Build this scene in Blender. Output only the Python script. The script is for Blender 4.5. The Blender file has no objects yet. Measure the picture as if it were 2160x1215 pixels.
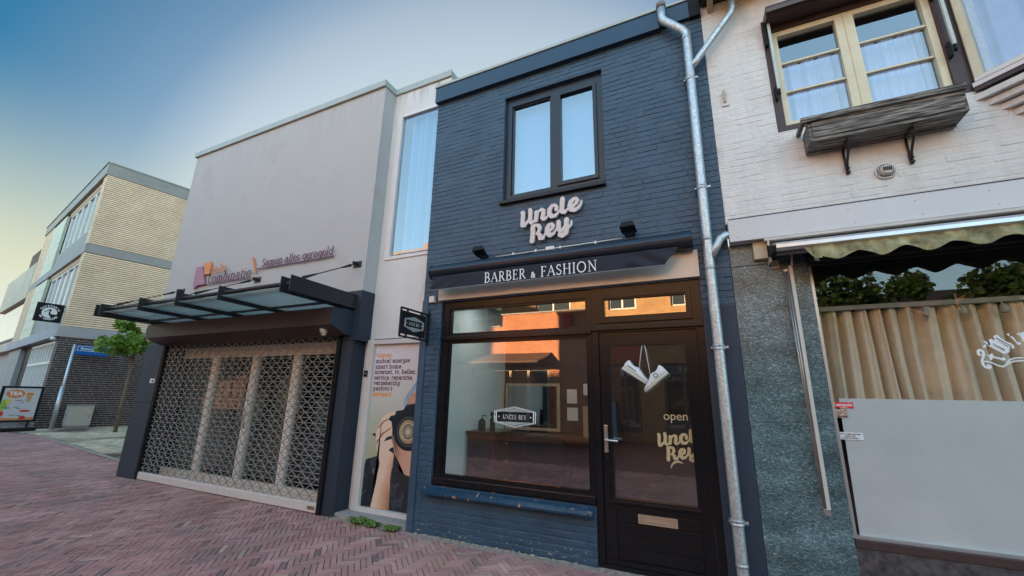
import bpy, bmesh, math, random
import numpy as np
from mathutils import Vector, Matrix
random.seed(7)
scene = bpy.context.scene
COL = scene.collection
# ------------------------------------------------------------ camera
cam_d = bpy.data.cameras.new('camera'); cam = bpy.data.objects.new('camera', cam_d); COL.objects.link(cam)
scene.camera = cam
cam_d.sensor_width = 36.0; cam_d.lens = 872.1/2160*36; cam_d.clip_start = .05; cam_d.clip_end = 2000
YAW, PITCH, ROLL = .44535, .25665, .020347
F = Vector((-math.sin(YAW)*math.cos(PITCH), math.cos(YAW)*math.cos(PITCH), math.sin(PITCH)))
R0 = Vector((math.cos(YAW), math.sin(YAW), 0)); U0 = R0.cross(F)
Rv = math.cos(ROLL)*R0+math.sin(ROLL)*U0; Uv = -math.sin(ROLL)*R0+math.cos(ROLL)*U0
cam.matrix_world = Matrix(((Rv.x, Uv.x, -F.x, 0), (Rv.y, Uv.y, -F.y, -4.1), (Rv.z, Uv.z, -F.z, 1.46), (0, 0, 0, 1)))
# ------------------------------------------------------------ sky and sun
SUN_AZ, SUN_EL = math.radians(-27), math.radians(10.5)      # azimuth from +Y, clockwise positive
sun_dir = Vector((math.sin(SUN_AZ)*math.cos(SUN_EL), math.cos(SUN_AZ)*math.cos(SUN_EL), math.sin(SUN_EL)))
world = bpy.data.worlds.new('World'); scene.world = world; world.use_nodes = True
wn = world.node_tree; wn.nodes.clear()
sky = wn.nodes.new('ShaderNodeTexSky'); sky.sky_type = 'NISHITA'; sky.sun_disc = False
sky.sun_elevation = SUN_EL; sky.sun_rotation = SUN_AZ; sky.altitude = 0; sky.air_density = 1.0; sky.dust_density = .35; sky.ozone_density = 3.0
bg = wn.nodes.new('ShaderNodeBackground'); bg.inputs['Strength'].default_value = .13
wo = wn.nodes.new('ShaderNodeOutputWorld')
# compress the bright sun side; boost sky behind the camera as added facade fill
SKY_S, SKY_K, BACK_FILL = 1.0, (.62, .46, .40), 4.0
def vm(op, a, b):
    n = wn.nodes.new('ShaderNodeVectorMath'); n.operation = op
    for i, v in enumerate((a, b)):
        if isinstance(v, tuple): n.inputs[i].default_value = v
        else: wn.links.new(v, n.inputs[i])
    return n.outputs[0]
c1 = vm('MULTIPLY', sky.outputs[0], (SKY_S,)*3); den = vm('ADD', vm('MULTIPLY', c1, SKY_K), (1, 1, 1)); c2 = vm('DIVIDE', c1, den)
tcw = wn.nodes.new('ShaderNodeTexCoord'); sxw = wn.nodes.new('ShaderNodeSeparateXYZ'); wn.links.new(tcw.outputs['Generated'], sxw.inputs[0])
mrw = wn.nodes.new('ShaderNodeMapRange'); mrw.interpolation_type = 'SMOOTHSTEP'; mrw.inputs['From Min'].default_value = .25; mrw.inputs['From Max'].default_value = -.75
mrw.inputs['To Min'].default_value = 1; mrw.inputs['To Max'].default_value = BACK_FILL; wn.links.new(sxw.outputs['Y'], mrw.inputs['Value'])
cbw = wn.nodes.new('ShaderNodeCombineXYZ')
for i, t_ in enumerate((1.10, 1.04, .92)):       # the added fill is tinted slightly warmer
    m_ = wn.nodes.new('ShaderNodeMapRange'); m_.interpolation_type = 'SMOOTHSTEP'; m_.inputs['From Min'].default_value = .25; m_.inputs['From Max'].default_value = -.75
    m_.inputs['To Min'].default_value = 1; m_.inputs['To Max'].default_value = BACK_FILL*t_; wn.links.new(sxw.outputs['Y'], m_.inputs['Value']); wn.links.new(m_.outputs[0], cbw.inputs[i])
# the sky is deepest some 55 degrees from the sun, whitening towards it and yellowing to the horizon
dt = wn.nodes.new('ShaderNodeVectorMath'); dt.operation = 'DOT_PRODUCT'; wn.links.new(tcw.outputs['Generated'], dt.inputs[0]); dt.inputs[1].default_value = tuple(sun_dir)
rs = wn.nodes.new('ShaderNodeValToRGB'); wn.links.new(dt.outputs['Value'], rs.inputs[0]); rs.color_ramp.interpolation = 'LINEAR'
ST = [(.10, (1, 1, 1)), (.42, (.16, .38, .5)), (.57, (.11, .36, .47)), (.71, (.63, .66, .67)), (.78, (1.40, 1.06, .86)), (.82, (1.5, 1.17, .92)), (1.0, (1.75, 1.25, .9))]
els = rs.color_ramp.elements
while len(els) < len(ST): els.new(.5)
for e_, (ps, cc) in zip(els, ST): e_.position = ps
for e_, (ps, cc) in zip(els, ST): e_.color = (cc[0]*.5, cc[1]*.5, cc[2]*.5, 1)
hz = wn.nodes.new('ShaderNodeMapRange'); hz.interpolation_type = 'SMOOTHSTEP'; wn.links.new(sxw.outputs['Z'], hz.inputs['Value']); hz.inputs['From Min'].default_value = .50; hz.inputs['From Max'].default_value = .16
fy = wn.nodes.new('ShaderNodeMapRange'); wn.links.new(sxw.outputs['Y'], fy.inputs['Value']); fy.inputs['From Min'].default_value = -.4; fy.inputs['From Max'].default_value = .1
hm = wn.nodes.new('ShaderNodeMath'); hm.operation = 'MULTIPLY'; wn.links.new(hz.outputs[0], hm.inputs[0]); wn.links.new(fy.outputs[0], hm.inputs[1])
mxw = wn.nodes.new('ShaderNodeMix'); mxw.data_type = 'RGBA'; wn.links.new(hm.outputs[0], mxw.inputs['Factor']); wn.links.new(rs.outputs[0], mxw.inputs[6]); mxw.inputs[7].default_value = (.70, .49, .29, 1)
low = wn.nodes.new('ShaderNodeMapRange'); wn.links.new(sxw.outputs['Z'], low.inputs['Value']); low.inputs['From Min'].default_value = .19; low.inputs['From Max'].default_value = .02
lm = wn.nodes.new('ShaderNodeMath'); lm.operation = 'MULTIPLY'; wn.links.new(low.outputs[0], lm.inputs[0]); wn.links.new(fy.outputs[0], lm.inputs[1])
mxl = wn.nodes.new('ShaderNodeMix'); mxl.data_type = 'RGBA'; wn.links.new(lm.outputs[0], mxl.inputs['Factor']); wn.links.new(mxw.outputs[2], mxl.inputs[6]); mxl.inputs[7].default_value = (.60, .50, .46, 1)
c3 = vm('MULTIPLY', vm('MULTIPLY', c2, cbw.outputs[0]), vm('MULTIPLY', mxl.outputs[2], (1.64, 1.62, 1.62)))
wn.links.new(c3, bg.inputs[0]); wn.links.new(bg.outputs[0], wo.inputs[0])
sl = bpy.data.lights.new('sun', 'SUN'); sl.energy = 5; sl.angle = math.radians(.5); sl.color = (1, .66, .38)
sun = bpy.data.objects.new('sun', sl); COL.objects.link(sun)
sun.rotation_euler = (-sun_dir).to_track_quat('-Z', 'Y').to_euler()
scene.view_settings.view_transform = 'Standard'; scene.view_settings.look = 'None'
scene.view_settings.exposure = 2.5; scene.view_settings.gamma = 1
scene.cycles.max_bounces = 8; scene.cycles.transparent_max_bounces = 12
# ------------------------------------------------------------ materials
MATS = {}
def M(name, col, rough=.7, metal=0, var=.12, scale=6, bump=0, bscale=60, spec=.4, col2=None, island=0, stain=None, coat=0, hue=.02, streak=0, drip=None):
    if name in MATS: return MATS[name]
    m = bpy.data.materials.new(name); m.use_nodes = True; MATS[name] = m
    nt = m.node_tree; N = nt.nodes; L = nt.links
    b = N['Principled BSDF']; b.inputs['Roughness'].default_value = rough; b.inputs['Metallic'].default_value = metal
    b.inputs['Specular IOR Level'].default_value = spec; b.inputs['Coat Weight'].default_value = coat
    g = N.new('ShaderNodeNewGeometry')
    n = N.new('ShaderNodeTexNoise'); n.inputs['Scale'].default_value = scale; n.inputs['Detail'].default_value = 6; n.inputs['Roughness'].default_value = .65
    L.new(g.outputs['Position'], n.inputs['Vector'])
    r = N.new('ShaderNodeValToRGB'); L.new(n.outputs[0], r.inputs[0])
    lo = tuple(c*(1-var) for c in col); hi = tuple(min(1, c*(1+var)) for c in (col2 or col))
    r.color_ramp.elements[0].position = .3; r.color_ramp.elements[1].position = .7
    r.color_ramp.elements[0].color = (*lo, 1); r.color_ramp.elements[1].color = (*hi, 1)
    out = r.outputs[0]
    if island:
        hsv = N.new('ShaderNodeHueSaturation'); mr = N.new('ShaderNodeMapRange')
        mr.inputs['To Min'].default_value = 1-island; mr.inputs['To Max'].default_value = 1+island
        L.new(g.outputs['Random Per Island'], mr.inputs['Value']); L.new(mr.outputs[0], hsv.inputs['Value'])
        ma = N.new('ShaderNodeMath'); ma.operation = 'MULTIPLY_ADD'; ma.inputs[1].default_value = hue; ma.inputs[2].default_value = .5-hue/2
        mo = N.new('ShaderNodeMath'); mo.operation = 'MULTIPLY'; mo.inputs[1].default_value = 7.31
        fr = N.new('ShaderNodeMath'); fr.operation = 'FRACT'
        L.new(g.outputs['Random Per Island'], mo.inputs[0]); L.new(mo.outputs[0], fr.inputs[0]); L.new(fr.outputs[0], ma.inputs[0]); L.new(ma.outputs[0], hsv.inputs['Hue'])
        L.new(out, hsv.inputs['Color']); out = hsv.outputs[0]
    if stain:            # (colour, scale, threshold, softness, zmax or None)
        sc, ss, th, so, zm = stain
        n2 = N.new('ShaderNodeTexNoise'); n2.inputs['Scale'].default_value = ss; n2.inputs['Detail'].default_value = 7
        L.new(g.outputs['Position'], n2.inputs['Vector'])
        mr = N.new('ShaderNodeMapRange'); mr.inputs['From Min'].default_value = th; mr.inputs['From Max'].default_value = th+so
        L.new(n2.outputs[0], mr.inputs['Value']); fac = mr.outputs[0]
        if zm is not None:
            sx = N.new('ShaderNodeSeparateXYZ'); L.new(g.outputs['Position'], sx.inputs[0])
            m2 = N.new('ShaderNodeMapRange'); m2.inputs['From Min'].default_value = zm; m2.inputs['From Max'].default_value = zm*.35
            L.new(sx.outputs['Z'], m2.inputs['Value'])
            mm = N.new('ShaderNodeMath'); mm.operation = 'MULTIPLY'; L.new(fac, mm.inputs[0]); L.new(m2.outputs[0], mm.inputs[1]); fac = mm.outputs[0]
        mx = N.new('ShaderNodeMix'); mx.data_type = 'RGBA'; L.new(fac, mx.inputs['Factor']); L.new(out, mx.inputs[6]); mx.inputs[7].default_value = (*sc, 1)
        out = mx.outputs[2]
    if streak:
        mp = N.new('ShaderNodeMapping'); mp.inputs['Scale'].default_value = (5, 5, .35); L.new(g.outputs['Position'], mp.inputs[0])
        n3 = N.new('ShaderNodeTexNoise'); n3.inputs['Scale'].default_value = 1.5; n3.inputs['Detail'].default_value = 9; n3.inputs['Roughness'].default_value = .7; L.new(mp.outputs[0], n3.inputs['Vector'])
        m3 = N.new('ShaderNodeMapRange'); m3.inputs['From Min'].default_value = .42; m3.inputs['From Max'].default_value = .68; m3.inputs['To Min'].default_value = 1; m3.inputs['To Max'].default_value = 1-streak; L.new(n3.outputs[0], m3.inputs['Value'])
        x3 = N.new('ShaderNodeMix'); x3.data_type = 'RGBA'; x3.blend_type = 'MULTIPLY'; x3.inputs['Factor'].default_value = 1; L.new(out, x3.inputs[6]); L.new(m3.outputs[0], x3.inputs[7]); out = x3.outputs[2]
    if drip:             # rain dirt running down from a coping: (z top, z bottom, strength)
        mp = N.new('ShaderNodeMapping'); mp.inputs['Scale'].default_value = (9, 9, .6); L.new(g.outputs['Position'], mp.inputs[0])
        n4 = N.new('ShaderNodeTexNoise'); n4.inputs['Scale'].default_value = 1; n4.inputs['Detail'].default_value = 8; n4.inputs['Roughness'].default_value = .75; L.new(mp.outputs[0], n4.inputs['Vector'])
        m4 = N.new('ShaderNodeMapRange'); m4.inputs['From Min'].default_value = .46; m4.inputs['From Max'].default_value = .66; L.new(n4.outputs[0], m4.inputs['Value'])
        sz = N.new('ShaderNodeSeparateXYZ'); L.new(g.outputs['Position'], sz.inputs[0]); m5 = N.new('ShaderNodeMapRange'); m5.interpolation_type = 'SMOOTHSTEP'; m5.inputs['From Min'].default_value = drip[1]; m5.inputs['From Max'].default_value = drip[0]; m5.inputs['To Max'].default_value = drip[2]; L.new(sz.outputs['Z'], m5.inputs['Value'])
        mm4 = N.new('ShaderNodeMath'); mm4.operation = 'MULTIPLY'; L.new(m4.outputs[0], mm4.inputs[0]); L.new(m5.outputs[0], mm4.inputs[1])
        x4 = N.new('ShaderNodeMix'); x4.data_type = 'RGBA'; L.new(mm4.outputs[0], x4.inputs['Factor']); L.new(out, x4.inputs[6]); x4.inputs[7].default_value = (.16, .15, .14, 1); out = x4.outputs[2]
    L.new(out, b.inputs['Base Color'])
    if bump:
        nb = N.new('ShaderNodeTexNoise'); nb.inputs['Scale'].default_value = bscale; nb.inputs['Detail'].default_value = 5
        L.new(g.outputs['Position'], nb.inputs['Vector'])
        bp = N.new('ShaderNodeBump'); bp.inputs['Strength'].default_value = bump; bp.inputs['Distance'].default_value = .01
        L.new(nb.outputs[0], bp.inputs['Height']); L.new(bp.outputs[0], b.inputs['Normal'])
    return m
def brickmat(name, c1, c2, mortar, bw, bh, mw, rough=.85, bump=.4, ax='X'):
    if name in MATS: return MATS[name]
    m = bpy.data.materials.new(name); m.use_nodes = True; MATS[name] = m
    nt = m.node_tree; N = nt.nodes; L = nt.links; b = N['Principled BSDF']; b.inputs['Roughness'].default_value = rough
    tc = N.new('ShaderNodeTexCoord'); sx = N.new('ShaderNodeSeparateXYZ'); L.new(tc.outputs['Object'], sx.inputs[0])
    ad = N.new('ShaderNodeMath'); ad.operation = 'ADD'; L.new(sx.outputs['X'], ad.inputs[0]); L.new(sx.outputs['Y'], ad.inputs[1])
    cb = N.new('ShaderNodeCombineXYZ'); L.new(ad.outputs[0], cb.inputs[0]); L.new(sx.outputs['Z'], cb.inputs[1])
    if ax == 'G': cb = sx = None
    br = N.new('ShaderNodeTexBrick'); br.inputs['Scale'].default_value = 1; br.inputs['Brick Width'].default_value = bw; br.inputs['Row Height'].default_value = bh
    br.inputs['Mortar Size'].default_value = mw; br.inputs['Mortar Smooth'].default_value = .2
    br.inputs['Color1'].default_value = (*c1, 1); br.inputs['Color2'].default_value = (*c2, 1); br.inputs['Mortar'].default_value = (*mortar, 1)
    L.new(cb.outputs[0] if cb else tc.outputs['Object'], br.inputs['Vector'])
    n = N.new('ShaderNodeTexNoise'); n.inputs['Scale'].default_value = 2.2; n.inputs['Detail'].default_value = 6; L.new(tc.outputs['Object'], n.inputs['Vector'])
    mr = N.new('ShaderNodeMapRange'); mr.inputs['To Min'].default_value = .7; mr.inputs['To Max'].default_value = 1.3; L.new(n.outputs[0], mr.inputs['Value'])
    mx = N.new('ShaderNodeMix'); mx.data_type = 'RGBA'; mx.blend_type = 'MULTIPLY'; mx.inputs['Factor'].default_value = 1
    L.new(br.outputs['Color'], mx.inputs[6]); L.new(mr.outputs[0], mx.inputs[7]); L.new(mx.outputs[2], b.inputs['Base Color'])
    bp = N.new('ShaderNodeBump'); bp.inputs['Strength'].default_value = bump; bp.inputs['Distance'].default_value = -.01
    L.new(br.outputs['Fac'], bp.inputs['Height']); L.new(bp.outputs[0], b.inputs['Normal'])
    return m
def glass(name, refl=.2, tint=(.9, .95, .95), rough=0.0, fres=1.45, diffuse=None, dfac=0, wav=.02, trans=False):
    if name in MATS: return MATS[name]
    m = bpy.data.materials.new(name); m.use_nodes = True; MATS[name] = m
    nt = m.node_tree; N = nt.nodes; L = nt.links; N.clear()
    out = N.new('ShaderNodeOutputMaterial'); t = N.new('ShaderNodeBsdfTransparent'); t.inputs[0].default_value = (*tint, 1)
    g = N.new('ShaderNodeBsdfGlossy'); g.inputs['Roughness'].default_value = rough; g.inputs[0].default_value = (.95, .97, 1, 1)
    gm = N.new('ShaderNodeNewGeometry'); nn = N.new('ShaderNodeTexNoise'); nn.inputs['Scale'].default_value = 1.6; nn.inputs['Detail'].default_value = 1
    L.new(gm.outputs['Position'], nn.inputs['Vector'])
    bp = N.new('ShaderNodeBump'); bp.inputs['Strength'].default_value = wav; bp.inputs['Distance'].default_value = .1; L.new(nn.outputs[0], bp.inputs['Height']); L.new(bp.outputs[0], g.inputs['Normal'])
    lw = N.new('ShaderNodeLayerWeight'); lw.inputs['Blend'].default_value = .5; pw = N.new('ShaderNodeMath'); pw.operation = 'POWER'; pw.inputs[1].default_value = 4; L.new(lw.outputs['Facing'], pw.inputs[0])
    ad = N.new('ShaderNodeMath'); ad.operation = 'MULTIPLY_ADD'; ad.use_clamp = True; ad.inputs[1].default_value = 1-refl; ad.inputs[2].default_value = refl; L.new(pw.outputs[0], ad.inputs[0])
    mx = N.new('ShaderNodeMixShader'); L.new(ad.outputs[0], mx.inputs[0])
    src = t.outputs[0]
    if diffuse:
        d = N.new('ShaderNodeBsdfTranslucent' if trans else 'ShaderNodeBsdfDiffuse'); d.inputs[0].default_value = (*diffuse, 1); m2 = N.new('ShaderNodeMixShader'); m2.inputs[0].default_value = dfac
        L.new(t.outputs[0], m2.inputs[1]); L.new(d.outputs[0], m2.inputs[2]); src = m2.outputs[0]
    L.new(src, mx.inputs[1]); L.new(g.outputs[0], mx.inputs[2]); L.new(mx.outputs[0], out.inputs[0])
    return m
# ------------------------------------------------------------ mesh helpers
def BM(): return bmesh.new()
def quad(bm, *ps):
    return bm.faces.new([bm.verts.new(p) for p in ps])
def box(bm, x0, x1, y0, y1, z0, z1, bev=0):
    v = [bm.verts.new((x, y, z)) for x in (x0, x1) for y in (y0, y1) for z in (z0, z1)]
    fs = [bm.faces.new([v[i] for i in f]) for f in ((0, 1, 3, 2), (4, 6, 7, 5), (0, 4, 5, 1), (2, 3, 7, 6), (0, 2, 6, 4), (1, 5, 7, 3))]
    if bev:
        es = list({e for f in fs for e in f.edges}); bmesh.ops.bevel(bm, geom=es, offset=bev, segments=2, profile=.6, affect='EDGES')
    return v
def prism(bm, pts, y0, y1, ax='XZ'):
    def P(a, b, d):
        return {'XZ': (a, d, b), 'XY': (a, b, d), 'YZ': (d, a, b)}[ax]
    A = [bm.verts.new(P(a, b, y0)) for a, b in pts]; B = [bm.verts.new(P(a, b, y1)) for a, b in pts]
    n = len(pts); bm.faces.new(A); bm.faces.new(B[::-1])
    for i in range(n): bm.faces.new((A[i], B[i], B[(i+1) % n], A[(i+1) % n]))
def poly(bm, pts, y):
    bm.faces.new([bm.verts.new((a, y, b)) for a, b in pts])
def tube(bm, pts, r, n=16, caps=True, radii=None):
    pts = [Vector(p) for p in pts]; rings = []
    up = None
    for i, p in enumerate(pts):
        a = (pts[i]-pts[i-1]) if i else (pts[1]-pts[0]); b = (pts[i+1]-pts[i]) if i < len(pts)-1 else a
        t = (a.normalized()+b.normalized()).normalized()
        if up is None: up = t.orthogonal().normalized()
        u = (up-t*up.dot(t)).normalized(); up = u; w = t.cross(u)
        rr = radii[i] if radii else r
        rings.append([bm.verts.new(p+rr*(math.cos(2*math.pi*k/n)*u+math.sin(2*math.pi*k/n)*w)) for k in range(n)])
    for a, b in zip(rings, rings[1:]):
        for k in range(n): f = bm.faces.new((a[k], a[(k+1) % n], b[(k+1) % n], b[k])); f.smooth = True
    if caps: bm.faces.new(rings[0][::-1]); bm.faces.new(rings[-1])
def bar(bm, a, b, w, h):
    a, b = Vector(a), Vector(b); t = (b-a).normalized(); up = Vector((0, 0, 1)) if abs(t.z) < .9 else Vector((0, 1, 0))
    s = t.cross(up).normalized()*w/2; u = s.cross(t).normalized()*h/2
    v = [bm.verts.new(p+i*s+j*u) for p in (a, b) for i, j in ((-1, -1), (1, -1), (1, 1), (-1, 1))]
    for f in ((0, 3, 2, 1), (4, 5, 6, 7), (0, 1, 5, 4), (1, 2, 6, 5), (2, 3, 7, 6), (3, 0, 4, 7)): bm.faces.new([v[i] for i in f])
def disc(bm, c, r, y, n=32, axis='Y'):
    bm.faces.new([bm.verts.new((c[0]+r*math.cos(2*math.pi*k/n), y, c[1]+r*math.sin(2*math.pi*k/n))) for k in range(n)])
def lathe(bm, prof, n=24, c=(0, 0, 0), axis='Z'):
    rings = []
    for r, h in prof:
        ring = []
        for k in range(n):
            a = 2*math.pi*k/n; x, y = r*math.cos(a), r*math.sin(a)
            p = (x, y, h) if axis == 'Z' else ((x, -h, y) if axis == 'Y' else (h, x, y))
            ring.append(bm.verts.new((p[0]+c[0], p[1]+c[1], p[2]+c[2])))
        rings.append(ring)
    for a, b in zip(rings, rings[1:]):
        for k in range(n): f = bm.faces.new((a[k], a[(k+1) % n], b[(k+1) % n], b[k])); f.smooth = True
    bm.faces.new(rings[0][::-1]); bm.faces.new(rings[-1])
def sub_rect(rects, h):
    out = []
    for (a, b, c, d) in rects:
        x0, x1, z0, z1 = h
        if x1 <= a or x0 >= b or z1 <= c or z0 >= d: out.append((a, b, c, d)); continue
        if a < x0: out.append((a, x0, c, d))
        if b > x1: out.append((x1, b, c, d))
        m0, m1 = max(a, x0), min(b, x1)
        if c < z0: out.append((m0, m1, c, z0))
        if d > z1: out.append((m0, m1, z1, d))
    return out
def slab(bm, x0, x1, z0, z1, holes, y0, y1):
    xs = sorted({x0, x1, *[min(max(v, x0), x1) for h in holes for v in h[:2]]}); zs = sorted({z0, z1, *[min(max(v, z0), z1) for h in holes for v in h[2:]]})
    V = {}
    def vt(x, z, y):
        k = (round(x, 5), round(z, 5), y)
        if k not in V: V[k] = bm.verts.new((x, y, z))
        return V[k]
    nx, nz = len(xs)-1, len(zs)-1
    def full(i, j):
        if i < 0 or j < 0 or i >= nx or j >= nz: return False
        cx, cz = (xs[i]+xs[i+1])/2, (zs[j]+zs[j+1])/2
        return not any(h[0] < cx < h[1] and h[2] < cz < h[3] for h in holes)
    for i in range(nx):
        for j in range(nz):
            if not full(i, j): continue
            a, b, c, d = xs[i], xs[i+1], zs[j], zs[j+1]
            bm.faces.new((vt(a, c, y0), vt(b, c, y0), vt(b, d, y0), vt(a, d, y0)))
            bm.faces.new((vt(a, c, y1), vt(a, d, y1), vt(b, d, y1), vt(b, c, y1)))
            if not full(i-1, j): bm.faces.new((vt(a, c, y0), vt(a, d, y0), vt(a, d, y1), vt(a, c, y1)))
            if not full(i+1, j): bm.faces.new((vt(b, c, y0), vt(b, c, y1), vt(b, d, y1), vt(b, d, y0)))
            if not full(i, j-1): bm.faces.new((vt(a, c, y0), vt(a, c, y1), vt(b, c, y1), vt(b, c, y0)))
            if not full(i, j+1): bm.faces.new((vt(a, d, y0), vt(b, d, y0), vt(b, d, y1), vt(a, d, y1)))
def bricks(bm, x0, x1, z0, z1, holes, y, bw=.21, bh=.05, j=.012, proud=.006, jit=.003, ch=.005, rnd=None, xf=None, jv=None):
    """courses of individually laid, slightly uneven bricks standing proud of the mortar sheet at y"""
    rn = rnd or random.Random(3); row = 0; z = z0; jv = j if jv is None else jv
    while z < z1-.008:
        zt = min(z+bh, z1); x = x0-(bw+jv)*(0, .5, .25, .75)[row % 4]-rn.random()*.02
        while x < x1:
            l = (bw if rn.random() > .18 else bw*.48); a, b = max(x, x0), min(x+l, x1)
            if b-a > .012:
                for (p, q, r, s) in [t for t in _cut((a, b, z, zt), holes)]:
                    if q-p < .01 or s-r < .01: continue
                    pr = proud+rn.uniform(-jit, jit); c = min(ch, (q-p)/3, (s-r)/3); w = lambda: rn.uniform(-.0015, .0015)
                    B = [(p+w(), y, r+w()), (q+w(), y, r+w()), (q+w(), y, s+w()), (p+w(), y, s+w())]
                    Tt = [(p+c+w(), y-pr+w(), r+c+w()), (q-c+w(), y-pr+w(), r+c+w()), (q-c+w(), y-pr+w(), s-c+w()), (p+c+w(), y-pr+w(), s-c+w())]
                    if xf: B = [xf(v) for v in B]; Tt = [xf(v) for v in Tt]
                    B = [bm.verts.new(v) for v in B]; Tt = [bm.verts.new(v) for v in Tt]
                    bm.faces.new(Tt)
                    for k in range(4): bm.faces.new((B[k], B[(k+1) % 4], Tt[(k+1) % 4], Tt[k]))
            x += l+jv
        z += bh+j; row += 1
def _cut(r, holes):
    rs = [r]
    for h in holes: rs = sub_rect(rs, h)
    return rs
# SDF lettering / ornament -> clean extruded plate
def sdf_mesh(bm, strokes, cell, y0, y1, fills=(), clip=None, place=None):
    """strokes: lists of (x,z,r); returns extruded outline from y0 (front) to y1 (back)"""
    A = []
    for s in strokes:
        if len(s) == 1: s = [s[0], s[0]]
        for p, q in zip(s, s[1:]): A.append((*p, *q))
    A = np.array(A, float); m = A[:, [2, 5]].max()+2*cell
    xa, xb = A[:, [0, 3]].min()-m, A[:, [0, 3]].max()+m; za, zb = A[:, [1, 4]].min()-m, A[:, [1, 4]].max()+m
    if clip: xa, xb, za, zb = max(xa, clip[0]-cell), min(xb, clip[1]+cell), max(za, clip[2]-cell), min(zb, clip[3]+cell)
    X = np.arange(xa, xb+cell, cell); Z = np.arange(za, zb+cell, cell); gx, gz = np.meshgrid(X, Z, indexing='ij'); D = np.full(gx.shape, 1e3)
    for a in A:
        dx, dz = a[3]-a[0], a[4]-a[1]; L2 = dx*dx+dz*dz
        rm = max(a[2], a[5])+2*cell
        i0, i1 = np.searchsorted(X, [min(a[0], a[3])-rm, max(a[0], a[3])+rm]); j0, j1 = np.searchsorted(Z, [min(a[1], a[4])-rm, max(a[1], a[4])+rm])
        if i1 <= i0 or j1 <= j0: continue
        sx, sz = gx[i0:i1, j0:j1], gz[i0:i1, j0:j1]
        t = np.clip(((sx-a[0])*dx+(sz-a[1])*dz)/L2, 0, 1) if L2 > 1e-12 else np.zeros_like(sx)
        d = np.hypot(sx-a[0]-t*dx, sz-a[1]-t*dz)-(a[2]+(a[5]-a[2])*t)
        D[i0:i1, j0:j1] = np.minimum(D[i0:i1, j0:j1], d)
    if clip: D = np.maximum(D, np.maximum(np.maximum(clip[0]-gx, gx-clip[1]), np.maximum(clip[2]-gz, gz-clip[3])))
    V = {}
    pl = place or (lambda x, y, z: (x, y, z))
    def vert(k, x, z, y):
        kk = (k, y)
        if kk not in V: V[kk] = bm.verts.new(pl(x, y, z))
        return V[kk]
    nx, nz = D.shape
    act = np.argwhere((np.minimum.reduce([D[:-1, :-1], D[1:, :-1], D[1:, 1:], D[:-1, 1:]]) < 0))
    for i, j in act:
        cs = [(i, j), (i+1, j), (i+1, j+1), (i, j+1)]; ks = []; on = []
        for a in range(4):
            p, q = cs[a], cs[(a+1) % 4]; dp, dq = D[p], D[q]
            if dp < 0: ks.append(((p, p), X[p[0]], Z[p[1]])); on.append(False)
            if (dp < 0) != (dq < 0):
                t = dp/(dp-dq); key = (min(p, q), max(p, q))
                ks.append((key, X[p[0]]+(X[q[0]]-X[p[0]])*t, Z[p[1]]+(Z[q[1]]-Z[p[1]])*t)); on.append(True)
        if len(ks) < 3: continue
        fr = [vert(k, x, z, y0) for k, x, z in ks]
        try: bm.faces.new(fr)
        except ValueError: continue
        if y1 is not None:
            n = len(ks)
            for a in range(n):
                b = (a+1) % n
                if on[a] and on[b]:
                    try: bm.faces.new((vert(ks[b][0], ks[b][1], ks[b][2], y0), vert(ks[a][0], ks[a][1], ks[a][2], y0), vert(ks[a][0], ks[a][1], ks[a][2], y1), vert(ks[b][0], ks[b][1], ks[b][2], y1)))
                    except ValueError: pass
def arc(cx, cz, rx, rz, a0, a1, n=10):
    return [(cx+rx*math.cos(math.radians(a0+(a1-a0)*k/n)), cz+rz*math.sin(math.radians(a0+(a1-a0)*k/n))) for k in range(n+1)]
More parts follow.
